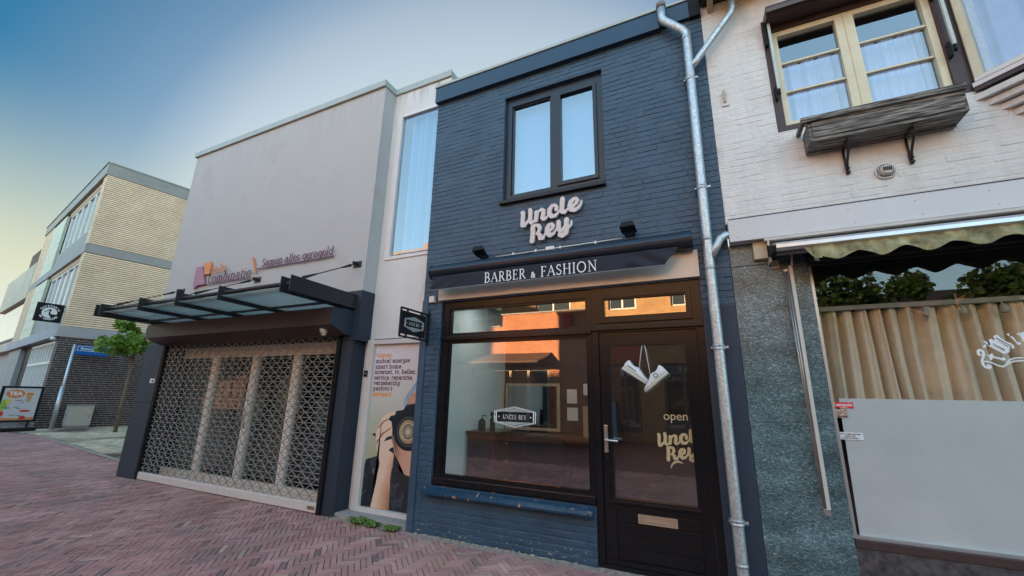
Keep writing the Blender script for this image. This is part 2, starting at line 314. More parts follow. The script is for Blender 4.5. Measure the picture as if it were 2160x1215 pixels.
# capital roman letters: (width, [(thick?, polyline)...])
T, H = .062, .026
def ser(x, z, w=.13): return (H, [(x-w, z), (x+w, z)])
CAPS = {
'A': (.82, [(H, [(.08, 0), (.4, .99)]), (T, [(.4, .99), (.74, .02)]), (H, [(.2, .36), (.62, .36)]), ser(.08, 0), ser(.74, 0)]),
'B': (.68, [(T, [(.16, 0), (.16, 1)]), (H, [(.04, 1), (.34, 1)]), (.05, arc(.32, .76, .2, .24, 90, -90)), (H, [(.16, .52), (.34, .52)]), (.055, arc(.34, .26, .25, .26, 90, -90)), (H, [(.04, 0), (.36, 0)])]),
'C': (.84, [(.055, arc(.46, .5, .38, .5, 48, 312, 18)), (H, [(.71, .87), (.73, .7)]), (H, [(.71, .13), (.74, .22)])]),
'E': (.64, [(T, [(.16, 0), (.16, 1)]), (H, [(.04, 1), (.54, 1), (.55, .85)]), (H, [(.16, .52), (.44, .52)]), (H, [(.44, .6), (.44, .44)]), (H, [(.04, 0), (.56, 0), (.59, .17)])]),
'F': (.62, [(T, [(.16, 0), (.16, 1)]), (H, [(.04, 1), (.54, 1), (.55, .85)]), (H, [(.16, .52), (.44, .52)]), (H, [(.44, .6), (.44, .44)]), ser(.16, 0)]),
'H': (.88, [(T, [(.16, 0), (.16, 1)]), (T, [(.7, 0), (.7, 1)]), (H, [(.16, .52), (.7, .52)]), ser(.16, 0), ser(.16, 1), ser(.7, 0), ser(.7, 1)]),
'I': (.36, [(T, [(.16, 0), (.16, 1)]), ser(.16, 0), ser(.16, 1)]),
'L': (.6, [(T, [(.16, 0), (.16, 1)]), ser(.16, 1), (H, [(.04, 0), (.54, 0), (.57, .2)])]),
'N': (.92, [(H, [(.16, 0), (.16, 1)]), (T, [(.14, 1), (.74, .03)]), (H, [(.74, .0), (.74, 1)]), ser(.16, 0), ser(.1, 1, .07), ser(.74, 1)]),
'O': (.98, [(.055, arc(.46, .5, .4, .5, 0, 360, 28))]),
'R': (.74, [(T, [(.16, 0), (.16, 1)]), (H, [(.04, 1), (.34, 1)]), (.05, arc(.32, .75, .22, .25, 90, -90)), (H, [(.16, .5), (.34, .5)]), (T, [(.34, .5), (.66, .02)]), ser(.16, 0), ser(.69, 0, .06)]),
'S': (.6, [(.052, arc(.29, .76, .2, .24, 40, 200, 10)+[(.2, .6), (.4, .42)]+arc(.29, .25, .22, .25, 25, -150, 12)), (H, [(.45, .95), (.47, .78)]), (H, [(.09, .05), (.08, .24)])]),
'U': (.86, [(T, [(.16, 1), (.16, .35)]+arc(.42, .33, .26, .33, 180, 360, 12)), (H, [(.68, .33), (.68, 1)]), ser(.16, 1), ser(.68, 1)]),
'Y': (.76, [(T, [(.08, 1), (.37, .48)]), (H, [(.37, .48), (.66, 1)]), (T, [(.37, .5), (.37, 0)]), ser(.08, 1, .1), ser(.66, 1, .1), ser(.37, 0)]),
'&': (.86, [(.05, [(.74, .0), (.2, .66)]+arc(.32, .78, .15, .2, 210, -20, 12)+[(.42, .6), (.16, .4)]+arc(.3, .22, .24, .22, 150, 330, 12)+[(.66, .4), (.7, .52)]), (H, [(.58, .52), (.84, .52)]), (H, [(.62, 0), (.86, 0)])]),
' ': (.42, [])}
# lower case slab letters, x-height 1
W_ = .115
def sl(x, z, w=.2): return [(x-w, z), (x+w, z)]
LOW = {
'a': (1.0, [arc(.42, .72, .3, .3, 150, 20, 8)+[(.74, .6), (.74, 0), (.95, 0)], arc(.42, .3, .33, .3, 60, 420, 16)]),
'b': (1.1, [[(-.05, 1.5), (.18, 1.5), (.18, 0)], arc(.55, .5, .38, .5, 0, 360, 18)]),
'c': (.9, [arc(.5, .5, .4, .5, 45, 315, 14)]), 'd': (1.1, [[(.65, 1.5), (.9, 1.5), (.9, 0), (1.08, 0)], arc(.5, .5, .4, .5, 0, 360, 18)]),
'e': (.95, [[(.1, .52), (.86, .52)]+arc(.48, .5, .4, .5, 5, 318, 16)]), 'f': (.68, [arc(.55, 1.2, .25, .3, 70, 180, 6)+[(.3, 0)], [(.08, .97), (.62, .97)], sl(.3, 0)]),
'g': (1.0, [arc(.48, .55, .37, .45, 0, 360, 16), [(.88, 1), (.86, -.1)]+arc(.48, -.12, .38, .33, 0, -150, 8)]),
'h': (1.15, [[(0, 1.5), (.2, 1.5), (.2, 0)], sl(.2, 0), arc(.55, .62, .33, .38, 170, 0, 8)+[(.88, 0)], sl(.88, 0)]),
'i': (.5, [[(.02, .98), (.22, .98), (.22, 0)], sl(.22, 0), [(.22, 1.38), (.23, 1.38)]]),
'k': (1.05, [[(0, 1.5), (.2, 1.5), (.2, 0)], sl(.2, 0), [(.22, .42), (.75, .97)], [(.4, .6), (.85, 0)], sl(.75, .97, .14), sl(.85, 0, .14)]),
'l': (.5, [[(0, 1.5), (.22, 1.5), (.22, 0)], sl(.22, 0)]),
'm': (1.65, [[(0, .98), (.2, .98), (.2, 0)], sl(.2, 0), arc(.5, .65, .28, .35, 170, 0, 8)+[(.78, 0)], sl(.78, 0), arc(1.08, .65, .29, .35, 170, 0, 8)+[(1.37, 0)], sl(1.37, 0)]),
'n': (1.15, [[(0, .98), (.2, .98), (.2, 0)], sl(.2, 0), arc(.55, .62, .33, .38, 170, 0, 8)+[(.88, 0)], sl(.88, 0)]),
'o': (1.0, [arc(.48, .5, .4, .5, 0, 360, 20)]), 'p': (1.1, [[(0, .98), (.2, .98), (.2, -.45)], sl(.2, -.45), arc(.57, .5, .36, .5, 0, 360, 18)]),
'r': (.8, [[(0, .98), (.2, .98), (.2, 0)], sl(.24, 0, .24), arc(.55, .62, .33, .38, 170, 60, 6)]),
's': (.8, [arc(.4, .74, .27, .26, 40, 230, 8)+arc(.4, .27, .28, .27, 60, -150, 10)]), 't': (.72, [[(.3, 1.3), (.3, .25)]+arc(.52, .22, .22, .22, 180, 300, 6), [(.05, .97), (.62, .97)]]),
'v': (.95, [[(.1, .97), (.46, 0), (.82, .97)], sl(.1, .97, .14), sl(.82, .97, .14)]), 'z': (.85, [[(.12, .8), (.12, .97), (.72, .97), (.1, 0), (.75, 0), (.75, .2)]]),
'S': (1.05, [arc(.5, 1.1, .35, .36, 35, 230, 10)+arc(.5, .38, .37, .38, 60, -155, 12)]),
',': (.45, [[(.2, .05), (.1, -.3)]]), "'": (.35, [[(.15, 1.5), (.12, 1.2)]]), ' ': (.45, []), '\\': (.6, [[(.1, 1.5), (.45, 0)]])}
def caps_text(bm, s, x, z, h, y0, y1, width=None, sc=None, track=.06, place=None, cell=None):
    tot = sum(CAPS[c][0]+track for c in s)-track; k = (width/(tot*h)) if width else 1; st = []; cx = 0
    for i, c in enumerate(s):
        kk = sc[i] if sc else 1
        for r, pl in CAPS[c][1]: st.append([(x+(cx+px*kk)*h*k, z+pz*h*kk, r*h*.95) for px, pz in pl])
        cx += (CAPS[c][0]+track)*(kk if kk != 1 else 1)
    sdf_mesh(bm, st, cell or h*.035, y0, y1, place=place)
def low_text(bm, s, x, z, xh, y0, y1, width=None, slant=.12, w=W_, place=None, track=.14, cell=None, only=None):
    tot = sum(LOW[c][0]+track for c in s)-track; k = (width/(tot*xh)) if width else 1; st = []; cx = 0
    for c in s:
        for pl in LOW[c][1]:
            rr = w*.45 if c == '\\' else w
            if only is None or (c == '\\') == only: st.append([(x+(cx+px)*xh*k+pz*xh*slant, z+pz*xh, rr*xh) for px, pz in pl])
        cx += LOW[c][0]+track
    if st: sdf_mesh(bm, st, cell or xh*.1, y0, y1, place=place)
# ------------------------------------------------------------ objects
def thing(name, label, cat, loc=(0, 0, 0), rotz=0, group=None, local=False):
    o = bpy.data.objects.new(name, None); COL.objects.link(o); o.location = loc; o.rotation_euler = (0, 0, rotz); o.empty_display_size = .1
    o['label'] = label; o['category'] = cat
    if group: o['group'] = group
    ROOTS[o.name] = (Vector(loc), local)
    return o
ROOTS = {}
def obj(name, bm, mat, parent=None, smooth=False, kind=None, label=None):
    me = bpy.data.meshes.new(name); bmesh.ops.recalc_face_normals(bm, faces=bm.faces) if len(bm.faces) < 60000 else None
    bm.to_mesh(me); bm.free(); me.materials.append(mat)
    if smooth: me.polygons.foreach_set('use_smooth', [True]*len(me.polygons))
    o = bpy.data.objects.new(name, me); COL.objects.link(o)
    if parent is not None:
        o.parent = parent
        if parent.name in ROOTS and not ROOTS[parent.name][1]: o.matrix_parent_inverse = Matrix.Translation(-ROOTS[parent.name][0])
    if kind: o['kind'] = kind
    if label: o['label'] = label
    return o
def tag(o, label, cat, group=None):
    o['label'] = label; o['category'] = cat
    if group: o['group'] = group
    return o
def text(name, s, mat, parent, loc, size, rot=(math.pi/2, 0, 0), align='CENTER', ext=.0008, sx=1, shear=0, offset=0):
    c = bpy.data.curves.new(name, 'FONT'); c.body = s; c.size = size; c.align_x = align; c.align_y = 'CENTER'; c.extrude = ext; c.shear = shear; c.offset = offset
    c.materials.append(mat); to = bpy.data.objects.new('text_curve', c); COL.objects.link(to)
    me = bpy.data.meshes.new_from_object(to.evaluated_get(bpy.context.evaluated_depsgraph_get())); bpy.data.objects.remove(to); bpy.data.curves.remove(c)
    if not me.materials: me.materials.append(mat)
    me.name = name; o = bpy.data.objects.new(name, me); COL.objects.link(o); o.location = loc; o.rotation_euler = rot; o.scale = (sx, 1, 1)
    if parent is not None:
        o.parent = parent
        if parent.name in ROOTS and not ROOTS[parent.name][1]: o.matrix_parent_inverse = Matrix.Translation(-ROOTS[parent.name][0])
    return o
def dup_tree(o, parent=None):
    c = o.copy(); COL.objects.link(c)
    if parent is not None: c.parent = parent
    if o.name in ROOTS: ROOTS[c.name] = ROOTS[o.name]
    for ch in list(o.children): dup_tree(ch, c)
    return c
# ------------------------------------------------------------ outlines measured in metres on their own planes
SCRIPT= [[(-1.82, 3.536, 0.025), (-1.812, 3.534, 0.0266), (-1.811, 3.494, 0.0275), (-1.816, 3.429, 0.0275), (-1.815, 3.375, 0.0283), (-1.797, 3.368, 0.025), (-1.764, 3.395, 0.0183), (-1.736, 3.436, 0.015)], [(-1.723, 3.551, 0.0266), (-1.717, 3.511, 0.0275), (-1.722, 3.454, 0.0275), (-1.723, 3.413, 0.0275), (-1.707, 3.39, 0.025), (-1.678, 3.397, 0.0183), (-1.65, 3.433, 0.015)], [(-1.646, 3.51, 0.025), (-1.642, 3.481, 0.0275), (-1.648, 3.433, 0.0275), (-1.651, 3.409, 0.025)], [(-1.642, 3.464, 0.0133), (-1.614, 3.516, 0.0166), (-1.577, 3.534, 0.0216), (-1.557, 3.514, 0.0266), (-1.56, 3.474, 0.0283), (-1.571, 3.427, 0.0266), (-1.553, 3.41, 0.025), (-1.526, 3.419, 0.0166), (-1.502, 3.447, 0.0116)], [(-1.403, 3.502, 0.0266), (-1.394, 3.531, 0.02), (-1.419, 3.555, 0.02), (-1.454, 3.552, 0.0233), (-1.482, 3.517, 0.0283), (-1.488, 3.469, 0.0299), (-1.462, 3.428, 0.0283), (-1.42, 3.425, 0.0216), (-1.384, 3.454, 0.015), (-1.369, 3.48, 0.0116)], [(-1.33, 3.616, 0.0299), (-1.334, 3.57, 0.0299), (-1.338, 3.506, 0.0291), (-1.336, 3.462, 0.0283), (-1.311, 3.449, 0.0233), (-1.281, 3.471, 0.015), (-1.261, 3.492, 0.0116)], [(-1.258, 3.487, 0.0116), (-1.212, 3.502, 0.0166), (-1.174, 3.531, 0.0216), (-1.157, 3.567, 0.0216), (-1.173, 3.592, 0.02), (-1.203, 3.588, 0.0233), (-1.234, 3.558, 0.0299), (-1.246, 3.513, 0.0316), (-1.231, 3.47, 0.0316), (-1.19, 3.455, 0.0266), (-1.149, 3.475, 0.02), (-1.122, 3.513, 0.015), (-1.112, 3.55, 0.0116)], [(-1.687, 3.334, 0.0299), (-1.685, 3.277, 0.0299), (-1.69, 3.214, 0.0299), (-1.695, 3.163, 0.0299)], [(-1.694, 3.343, 0.0216), (-1.657, 3.352, 0.02), (-1.613, 3.339, 0.025), (-1.601, 3.304, 0.025), (-1.617, 3.266, 0.02), (-1.641, 3.245, 0.015)], [(-1.629, 3.243, 0.0183), (-1.601, 3.224, 0.0266), (-1.597, 3.188, 0.0283), (-1.569, 3.18, 0.0233), (-1.545, 3.211, 0.0133), (-1.534, 3.237, 0.0116)], [(-1.53, 3.241, 0.0116), (-1.483, 3.257, 0.0166), (-1.452, 3.279, 0.0216), (-1.44, 3.313, 0.0216), (-1.459, 3.334, 0.02), (-1.49, 3.325, 0.025), (-1.512, 3.289, 0.0299), (-1.514, 3.242, 0.0316), (-1.483, 3.202, 0.0283), (-1.44, 3.215, 0.02), (-1.413, 3.246, 0.0133), (-1.401, 3.271, 0.0116)], [(-1.378, 3.346, 0.0266), (-1.378, 3.307, 0.0275), (-1.382, 3.268, 0.0275), (-1.367, 3.238, 0.0233), (-1.333, 3.252, 0.0166), (-1.314, 3.28, 0.0133)], [(-1.286, 3.358, 0.0299), (-1.289, 3.308, 0.0299), (-1.285, 3.252, 0.0299), (-1.298, 3.2, 0.0299), (-1.338, 3.176, 0.0283), (-1.368, 3.188, 0.025), (-1.367, 3.215, 0.0166), (-1.329, 3.236, 0.0116)], [(-1.291, 3.246, 0.015), (-1.257, 3.263, 0.015), (-1.234, 3.291, 0.015), (-1.23, 3.33, 0.0116)]]
POSTER= {'jacket': [(-4.165, 0.078), (-4.155, 0.16), (-4.151, 0.312), (-4.163, 0.58), (-4.081, 0.652), (-3.907, 0.703), (-3.877, 0.616), (-3.864, 0.516), (-3.907, 0.311), (-3.93, 0.094)], 'arm': [(-3.939, 0.093), (-3.915, 0.236), (-3.889, 0.375), (-3.867, 0.541), (-3.856, 0.618), (-3.877, 0.68), (-3.926, 0.793), (-3.945, 0.883), (-3.963, 0.961), (-3.935, 1.056), (-3.885, 1.159), (-3.811, 1.215), (-3.699, 1.252), (-3.658, 1.201), (-3.675, 1.121), (-3.702, 1.027), (-3.681, 0.873), (-3.647, 0.811), (-3.639, 0.71), (-3.655, 0.584), (-3.665, 0.483), (-3.654, 0.337), (-3.646, 0.092)], 'face': [(-3.697, 0.937), (-3.513, 0.909), (-3.176, 0.842), (-3.144, 0.484), (-3.271, 0.484), (-3.37, 0.504), (-3.455, 0.533), (-3.523, 0.545), (-3.564, 0.641), (-3.624, 0.762)], 'face2': [(-3.514, 1.324), (-3.496, 1.391), (-3.435, 1.472), (-3.207, 1.555), (-3.186, 1.32), (-3.42, 1.327)], 'top_dark': [(-3.645, 0.76), (-3.582, 0.689), (-3.532, 0.551), (-3.454, 0.521), (-3.338, 0.507), (-3.114, 0.498), (-3.094, 0.097), (-3.36, 0.098), (-3.646, 0.092), (-3.654, 0.337), (-3.663, 0.496), (-3.641, 0.61)], 'body': [(-3.775, 1.143), (-3.745, 1.191), (-3.676, 1.206), (-3.664, 1.253), (-3.552, 1.27), (-3.507, 1.331), (-3.422, 1.346), (-3.191, 1.372), (-3.142, 0.82), (-3.367, 0.792), (-3.502, 0.808), (-3.629, 0.876), (-3.686, 0.989), (-3.71, 1.119)], 'hair': [(-3.555, 1.27), (-3.556, 1.39), (-3.504, 1.471), (-3.443, 1.553), (-3.319, 1.688), (-3.224, 1.755), (-3.216, 1.661), (-3.372, 1.527), (-3.465, 1.432), (-3.497, 1.325)], 'gap1': [(-3.822, 0.877), (-3.776, 0.932), (-3.699, 0.956), (-3.689, 0.918), (-3.754, 0.901)], 'gap2': [(-3.73, 0.78), (-3.691, 0.815), (-3.654, 0.823), (-3.638, 0.736), (-3.658, 0.753)], 'gap3': [(-4.026, 0.951), (-3.988, 0.971), (-3.959, 0.955), (-3.97, 0.932)], 'f1': [(-3.938, 0.87), (-3.853, 0.98), (-3.72, 1.053), (-3.715, 1.043), (-3.834, 0.971), (-3.927, 0.855)], 'f2': [(-3.934, 1.043), (-3.854, 1.126), (-3.776, 1.154), (-3.775, 1.143), (-3.843, 1.116), (-3.921, 1.033)], 'wr': [(-4.154, 0.516), (-4.125, 0.57), (-4.101, 0.533), (-4.124, 0.441)], 'wr2': [(-4.155, 0.16), (-4.112, 0.24), (-3.998, 0.321), (-4.093, 0.23), (-4.144, 0.149)], 'wr3': [(-3.973, 0.531), (-3.932, 0.56), (-3.917, 0.511), (-3.949, 0.483)]}
TP= [(-8.348, 3.634), (-8.151, 3.633), (-7.97, 3.278), (-8.196, 3.279), (-8.288, 3.219), (-8.334, 3.3)]
TO= [(-8.134, 3.68), (-7.953, 3.68), (-7.939, 3.703), (-7.887, 3.615), (-7.899, 3.457), (-8.036, 3.465)]
GW= [[(1.757, 1.813, 0.0064), (1.749, 1.82, 0.0075), (1.75, 1.84, 0.0075), (1.762, 1.851, 0.0075), (1.775, 1.842, 0.0075), (1.777, 1.822, 0.0075), (1.769, 1.799, 0.0069), (1.759, 1.773, 0.0069), (1.759, 1.746, 0.0075), (1.77, 1.727, 0.0075), (1.786, 1.723, 0.0087), (1.795, 1.733, 0.0075), (1.784, 1.74, 0.0069)], [(1.762, 1.763, 0.0046), (1.78, 1.769, 0.0046), (1.803, 1.762, 0.0046), (1.83, 1.741, 0.0046), (1.858, 1.729, 0.0046), (1.886, 1.751, 0.0046), (1.917, 1.767, 0.0046), (1.964, 1.771, 0.0046)], [(1.883, 1.761, 0.004), (1.906, 1.78, 0.004), (1.931, 1.789, 0.004), (1.968, 1.79, 0.004)]]
GF= {'t': [(1.792, 1.817), (1.811, 1.815), (1.819, 1.829), (1.826, 1.811), (1.826, 1.805), (1.865, 1.789), (1.874, 1.799), (1.883, 1.777), (1.862, 1.771), (1.852, 1.781), (1.819, 1.793), (1.81, 1.775), (1.801, 1.779), (1.8, 1.798)], 'apos': [(1.782, 1.872), (1.795, 1.888), (1.799, 1.892), (1.802, 1.875), (1.792, 1.863)], 'dot': [(1.92, 1.955), (1.931, 1.963), (1.937, 1.951), (1.929, 1.943)], 'i': [(1.933, 1.937), (1.943, 1.943), (1.951, 1.933), (1.964, 1.896), (1.978, 1.899), (1.978, 1.882), (1.961, 1.881), (1.954, 1.903), (1.94, 1.928)], 'n': [(1.97, 1.957), (1.98, 1.963), (1.988, 1.957), (2.002, 1.968), (2.017, 1.973), (2.002, 1.898), (1.991, 1.905), (1.989, 1.928), (1.984, 1.946)], 'W': [(1.79, 1.914), (1.804, 1.913), (1.825, 1.887), (1.82, 1.921), (1.841, 1.929), (1.851, 1.91), (1.851, 1.943), (1.863, 1.956), (1.877, 1.952), (1.889, 1.928), (1.906, 1.908), (1.933, 1.89), (1.941, 1.874), (1.941, 1.856), (1.917, 1.86), (1.919, 1.845), (1.908, 1.848), (1.914, 1.832), (1.881, 1.818), (1.858, 1.837), (1.836, 1.857), (1.811, 1.878), (1.803, 1.898)], 'c1': [(1.857, 1.933), (1.866, 1.933), (1.924, 1.877), (1.92, 1.874)], 'c2': [(1.861, 1.918), (1.867, 1.914), (1.914, 1.868), (1.909, 1.865)], 'c3': [(1.832, 1.897), (1.839, 1.894), (1.891, 1.849), (1.886, 1.846)], 'c4': [(1.831, 1.886), (1.837, 1.884), (1.891, 1.839), (1.885, 1.839)]}
# ============================================================ materials
navy_paint = M('navy_paint', (.032, .068, .112), .5, var=.14, scale=3, bump=.35, bscale=45, col2=(.038, .080, .128), stain=((.30, .28, .25), 30, .63, .02, .2))
black_gloss = M('black_gloss', (.009, .009, .011), .25, var=.2, bump=.04, bscale=30, spec=.3)
navy_metal = M('navy_metal', (.018, .045, .085), .35, var=.06)
flash = M('pale_zinc', (.35, .40, .38), .5, var=.1)
galv = M('galvanised', (.36, .40, .42), .42, metal=.65, var=.22, scale=45, col2=(.50, .54, .56), bump=.1, bscale=30)
white_paint = M('white_paint', (.66, .655, .63), .6, var=.07, scale=2.5, bump=.75, bscale=22, stain=((.44, .41, .35), 2.3, .58, .25, None), streak=.10)
white_smooth = M('white_smooth', (.66, .66, .66), .35, var=.04, scale=4)
cream = M('cream_paint', (.66, .60, .42), .4, var=.08, scale=7)
brown = M('brown_paint', (.055, .032, .03), .5, var=.15)
grey_render = M('grey_render', (.44, .44, .435), .85, var=.035, scale=1.1, bump=.25, bscale=70, stain=((.36, .345, .32), 1.1, .57, .2, None), streak=.02, drip=(6.15, 5.2, .16))
white_panel = M('white_panel', (.62, .63, .61), .5, var=.05, scale=1.4, stain=((.42, .40, .38), 2.2, .6, .2, None), streak=.05, drip=(6.15, 5.7, .75))
dark_in = M('dark_interior', (.03, .028, .028), .8)
black_m = M('black_matt', (.010, .011, .013), .6, spec=.2, var=.2)
blue_black = M('blue_black_cloth', (.010, .014, .026), .75, var=.2, bump=.1, bscale=200)
silver = M('brushed_silver', (.62, .62, .60), .28, metal=.9, var=.06)
alu = M('aluminium', (.55, .57, .58), .35, metal=.8, var=.06)
white_let = M('white_lettering', (.72, .76, .78), .5, var=.02)
gold = M('gold_lettering', (.46, .36, .2), .5, var=.12, scale=30)
shop_glass = glass('shop_glass', .28, (.95, .97, .96), fres=1.5, wav=.006)
sky_glass = glass('upper_glass', .26, (.8, .88, .95), fres=1.5, wav=.01)
# ============================================================ ground
def herring(rx, L=.2, W=.0505, gap=.0035):
    """45 degree herringbone of clay pavers, all in one mesh"""
    n = 4; vs = []; fs = []; rn = random.Random(11); c45 = math.sqrt(.5)
    x0, x1, y0, y1 = rx; ext = int((max(abs(x0), abs(x1))+max(abs(y0), abs(y1)))*1.5/W)+8
    for m in range(-ext//(2*n)-2, ext//(2*n)+3):
        for k in range(-ext, ext):
            for ori in (0, 1):
                a, b = (k+2*n*m, k) if ori == 0 else (k+2*n*m, k+1)
                w, h = (n, 1) if ori == 0 else (1, n)
                cu, cv = (a+w/2)*W, (b+h/2)*W
                cx, cy = (cu-cv)*c45, (cu+cv)*c45
                if not (x0 < cx < x1 and y0 < cy < y1): continue
                if not in_road(cx, cy): continue
                hw, hh = w*W/2-gap/2, h*W/2-gap/2; dz = rn.gauss(0, .0014); tx, ty = rn.gauss(0, .014), rn.gauss(0, .014); ro = rn.gauss(0, .012)
                e = .0025; i = len(vs)
                for (sx, sy) in ((-1, -1), (1, -1), (1, 1), (-1, 1)):
                    for q in (0, 1):
                        pu, pv = sx*(hw-q*e), sy*(hh-q*e); pu, pv = pu-ro*pv, pv+ro*pu
                        u, v = cu+pu, cv+pv
                        vs.append(((u-v)*c45, (u+v)*c45, (-.008 if q == 0 else 0)+dz+pu*tx+pv*ty))
                fs.append((i+1, i+3, i+5, i+7))
                for s in range(4):
                    t = (s+1) % 4; fs.append((i+2*s, i+2*t, i+2*t+1, i+2*s+1))
    return vs, fs
EDGE = [(-9.3, .48), (-11.29, .765), (-19.2, 1.92), (-21.5, 1.75), (-40, 4.4)]
def edge_y(x):
    for (xa, ya), (xb, yb) in zip(EDGE, EDGE[1:]):
        if xb <= x <= xa: return ya+(yb-ya)*(x-xa)/(xb-xa)
    return 9
def in_road(x, y):
    if x > -4.3: return y < .10
    if x > -9.5: return y < .12
    return y < edge_y(x)-.02
def mesh_obj(name, vs, fs, mat, parent=None, kind=None, smooth=False):
    me = bpy.data.meshes.new(name); me.from_pydata(vs, [], fs); me.materials.append(mat); me.update()
    o = bpy.data.objects.new(name, me); COL.objects.link(o)
    if parent is not None:
        o.parent = parent
        if parent.name in ROOTS and not ROOTS[parent.name][1]: o.matrix_parent_inverse = Matrix.Translation(-ROOTS[parent.name][0])
    if kind: o['kind'] = kind
    if smooth: me.polygons.foreach_set('use_smooth', [True]*len(me.polygons))
    return o
paver = M('clay_paver', (.375, .198, .172), .8, var=.2, scale=1.3, col2=(.43, .255, .23), island=.16, hue=.03, bump=.3, bscale=90, stain=((.22, .17, .15), 1.1, .52, .25, None))
vs, fs = herring((-26, 3.2, -5.2, 4.2)); st_ = mesh_obj('street', vs, fs, paver, kind='structure')
st_.data.materials.append(M('sandy_paver', (.45, .33, .25), .85, var=.2, scale=3, island=.1)); st_.data.materials.append(M('burnt_paver', (.25, .165, .155), .8, var=.2, scale=3, island=.15))
rn = random.Random(12); mi = []
for k in range(len(fs)//5): q = rn.random(); mi += [1 if q < .018 else (2 if q < .07 else 0)]*5
st_.data.polygons.foreach_set('material_index', mi)
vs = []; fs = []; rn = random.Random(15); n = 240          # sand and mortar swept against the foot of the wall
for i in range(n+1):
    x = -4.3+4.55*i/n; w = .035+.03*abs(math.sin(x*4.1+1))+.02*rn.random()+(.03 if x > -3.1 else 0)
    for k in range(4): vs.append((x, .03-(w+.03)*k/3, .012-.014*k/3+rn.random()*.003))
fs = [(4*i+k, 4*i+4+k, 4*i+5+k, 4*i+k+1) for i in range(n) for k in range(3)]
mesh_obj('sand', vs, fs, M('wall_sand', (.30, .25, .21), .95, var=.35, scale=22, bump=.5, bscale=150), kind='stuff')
ground = M('joint_sand', (.11, .085, .075), .95, var=.3, scale=30)
bm = BM(); quad(bm, (-400, -400, -.014), (400, -400, -.014), (400, 400, -.014), (-400, 400, -.014)); obj('ground', bm, ground, kind='structure')
farroad = brickmat('far_paving', (.15, .075, .07), (.21, .11, .10), (.05, .04, .04), .2, .067, .006, ax='G')
bm = BM(); quad(bm, (-60, -30, -.010), (30, -30, -.010), (30, -5.15, -.010), (-60, -5.15, -.010)); quad(bm, (-60, -5.15, -.010), (-25.9, -5.15, -.010), (-25.9, 2.4, -.010), (-60, 6, -.010)); obj('road', bm, farroad, kind='structure')
# pale pavement of the side street, stack of straight courses
vs = []; fs = []; rn = random.Random(5); W, L = .105, .21; th = math.atan2(-1.155, 7.91)+math.pi; ca, sa = math.cos(-.145), math.sin(-.145)
r = 0; y = 0
for r in range(-10, 90):
    for q in range(-190, 30):
        u, v = (q+(.5 if r % 2 else 0))*L, r*W+.07
        cx, cy = -9.3+u*ca-v*sa, .49+u*sa+v*ca
        if cy < edge_y(cx)+.1 or cx < -23.5 or cx > -9.3 or cy > 9: continue
        dz = rn.gauss(0, .002); i = len(vs)
        for sx, sy in ((-1, -1), (1, -1), (1, 1), (-1, 1)):
            for e in (0, 1):
                pu, pv = u+sx*(L/2-.004-e*.004), v+sy*(W/2-.004-e*.004)
                vs.append((-9.3+pu*ca-pv*sa, .49+pu*sa+pv*ca, .004+(-.01 if e == 0 else 0)+dz))
        fs.append((i+1, i+3, i+5, i+7)); fs += [(i+2*s, i+2*((s+1) % 4), i+2*((s+1) % 4)+1, i+2*s+1) for s in range(4)]
paleb = M('pale_paver', (.44, .37, .25), .85, var=.2, scale=1.5, col2=(.5, .43, .30), island=.2, stain=((.11, .07, .05), .5, .5, .15, None))
mesh_obj('pavement', vs, fs, paleb, kind='structure')
bm = BM()
for (xa, ya), (xb, yb) in zip(EDGE[:2], EDGE[1:3]):
    n = int((xa-xb)/.8)
    for k in range(n):
        t0, t1 = k/n+.003, (k+1)/n-.003; p = (xa+(xb-xa)*t0, ya+(yb-ya)*t0+.05); q = (xa+(xb-xa)*t1, ya+(yb-ya)*t1+.05)
        bar(bm, (*p, -.02), (*q, -.02), .09, .05)
obj('kerb', bm, M('kerb_stone', (.33, .30, .25), .85), kind='structure')
# ============================================================ painted brick building (barber)
B = thing('brick_building', 'two-storey navy painted brick building with flat roof and black shopfront', 'building', (-1.45, 0, 0))
X0, X1 = -3.18, .25
upH = (-2.11, -.85, 3.745, 5.23); shopH = (-2.90, -.02, .50, 2.56); doorH = (-1.06, -.02, -.1, 2.56)
holes = [upH, shopH, doorH]
bm = BM(); slab(bm, X0, X1, 0, 5.70, holes, 0, .22)
bricks(bm, X0, X1, 2.58, 5.50, [upH, (-3.2, -2.95, 0, 2.6)], 0, jit=.002, proud=.0042, j=.009, bh=.053, rnd=random.Random(21))
bricks(bm, X0+.09, -2.90, .0, 2.56, [], 0, bw=.1, rnd=random.Random(5))
bricks(bm, X0+.09, -1.06, .02, .43, [], 0, proud=.004, jit=.002, rnd=random.Random(6))
bricks(bm, -.02, X1, 2.30, 2.56, [], 0, rnd=random.Random(8))
obj('wall', bm, navy_paint, B)
bm = BM(); box(bm, X0-.004, X0+.085, -.014, .03, 0, 2.6)       # corner strip with screws
for z in (.35, .9, 1.4, 1.95, 2.3): lathe(bm, [(.007, .0), (.007, .004)], 10, (X0+.04, -.014, z), 'Y')
obj('corner_strip', bm, navy_paint, B)
bm = BM(); box(bm, -.02, X1-.004, -.008, .1, 0, 2.29, .003); obj('smooth_pier', bm, M('navy_smooth', (.022, .036, .062), .6, var=.15, bump=.12, bscale=25), B)
bm = BM(); rn = random.Random(9)      # crumbling pale mortar along the foot of the wall
for k in range(120):
    x = rn.uniform(X0, -1.1); w = rn.uniform(.006, .035); h = abs(rn.gauss(0, .005))+.008
    if rn.random() < .25: continue
    v = box(bm, x, x+w, -.010-rn.random()*.012, -.002, -.01, h)
    for q in v: q.co += Vector((rn.gauss(0, .002), rn.gauss(0, .002), rn.gauss(0, .002)))
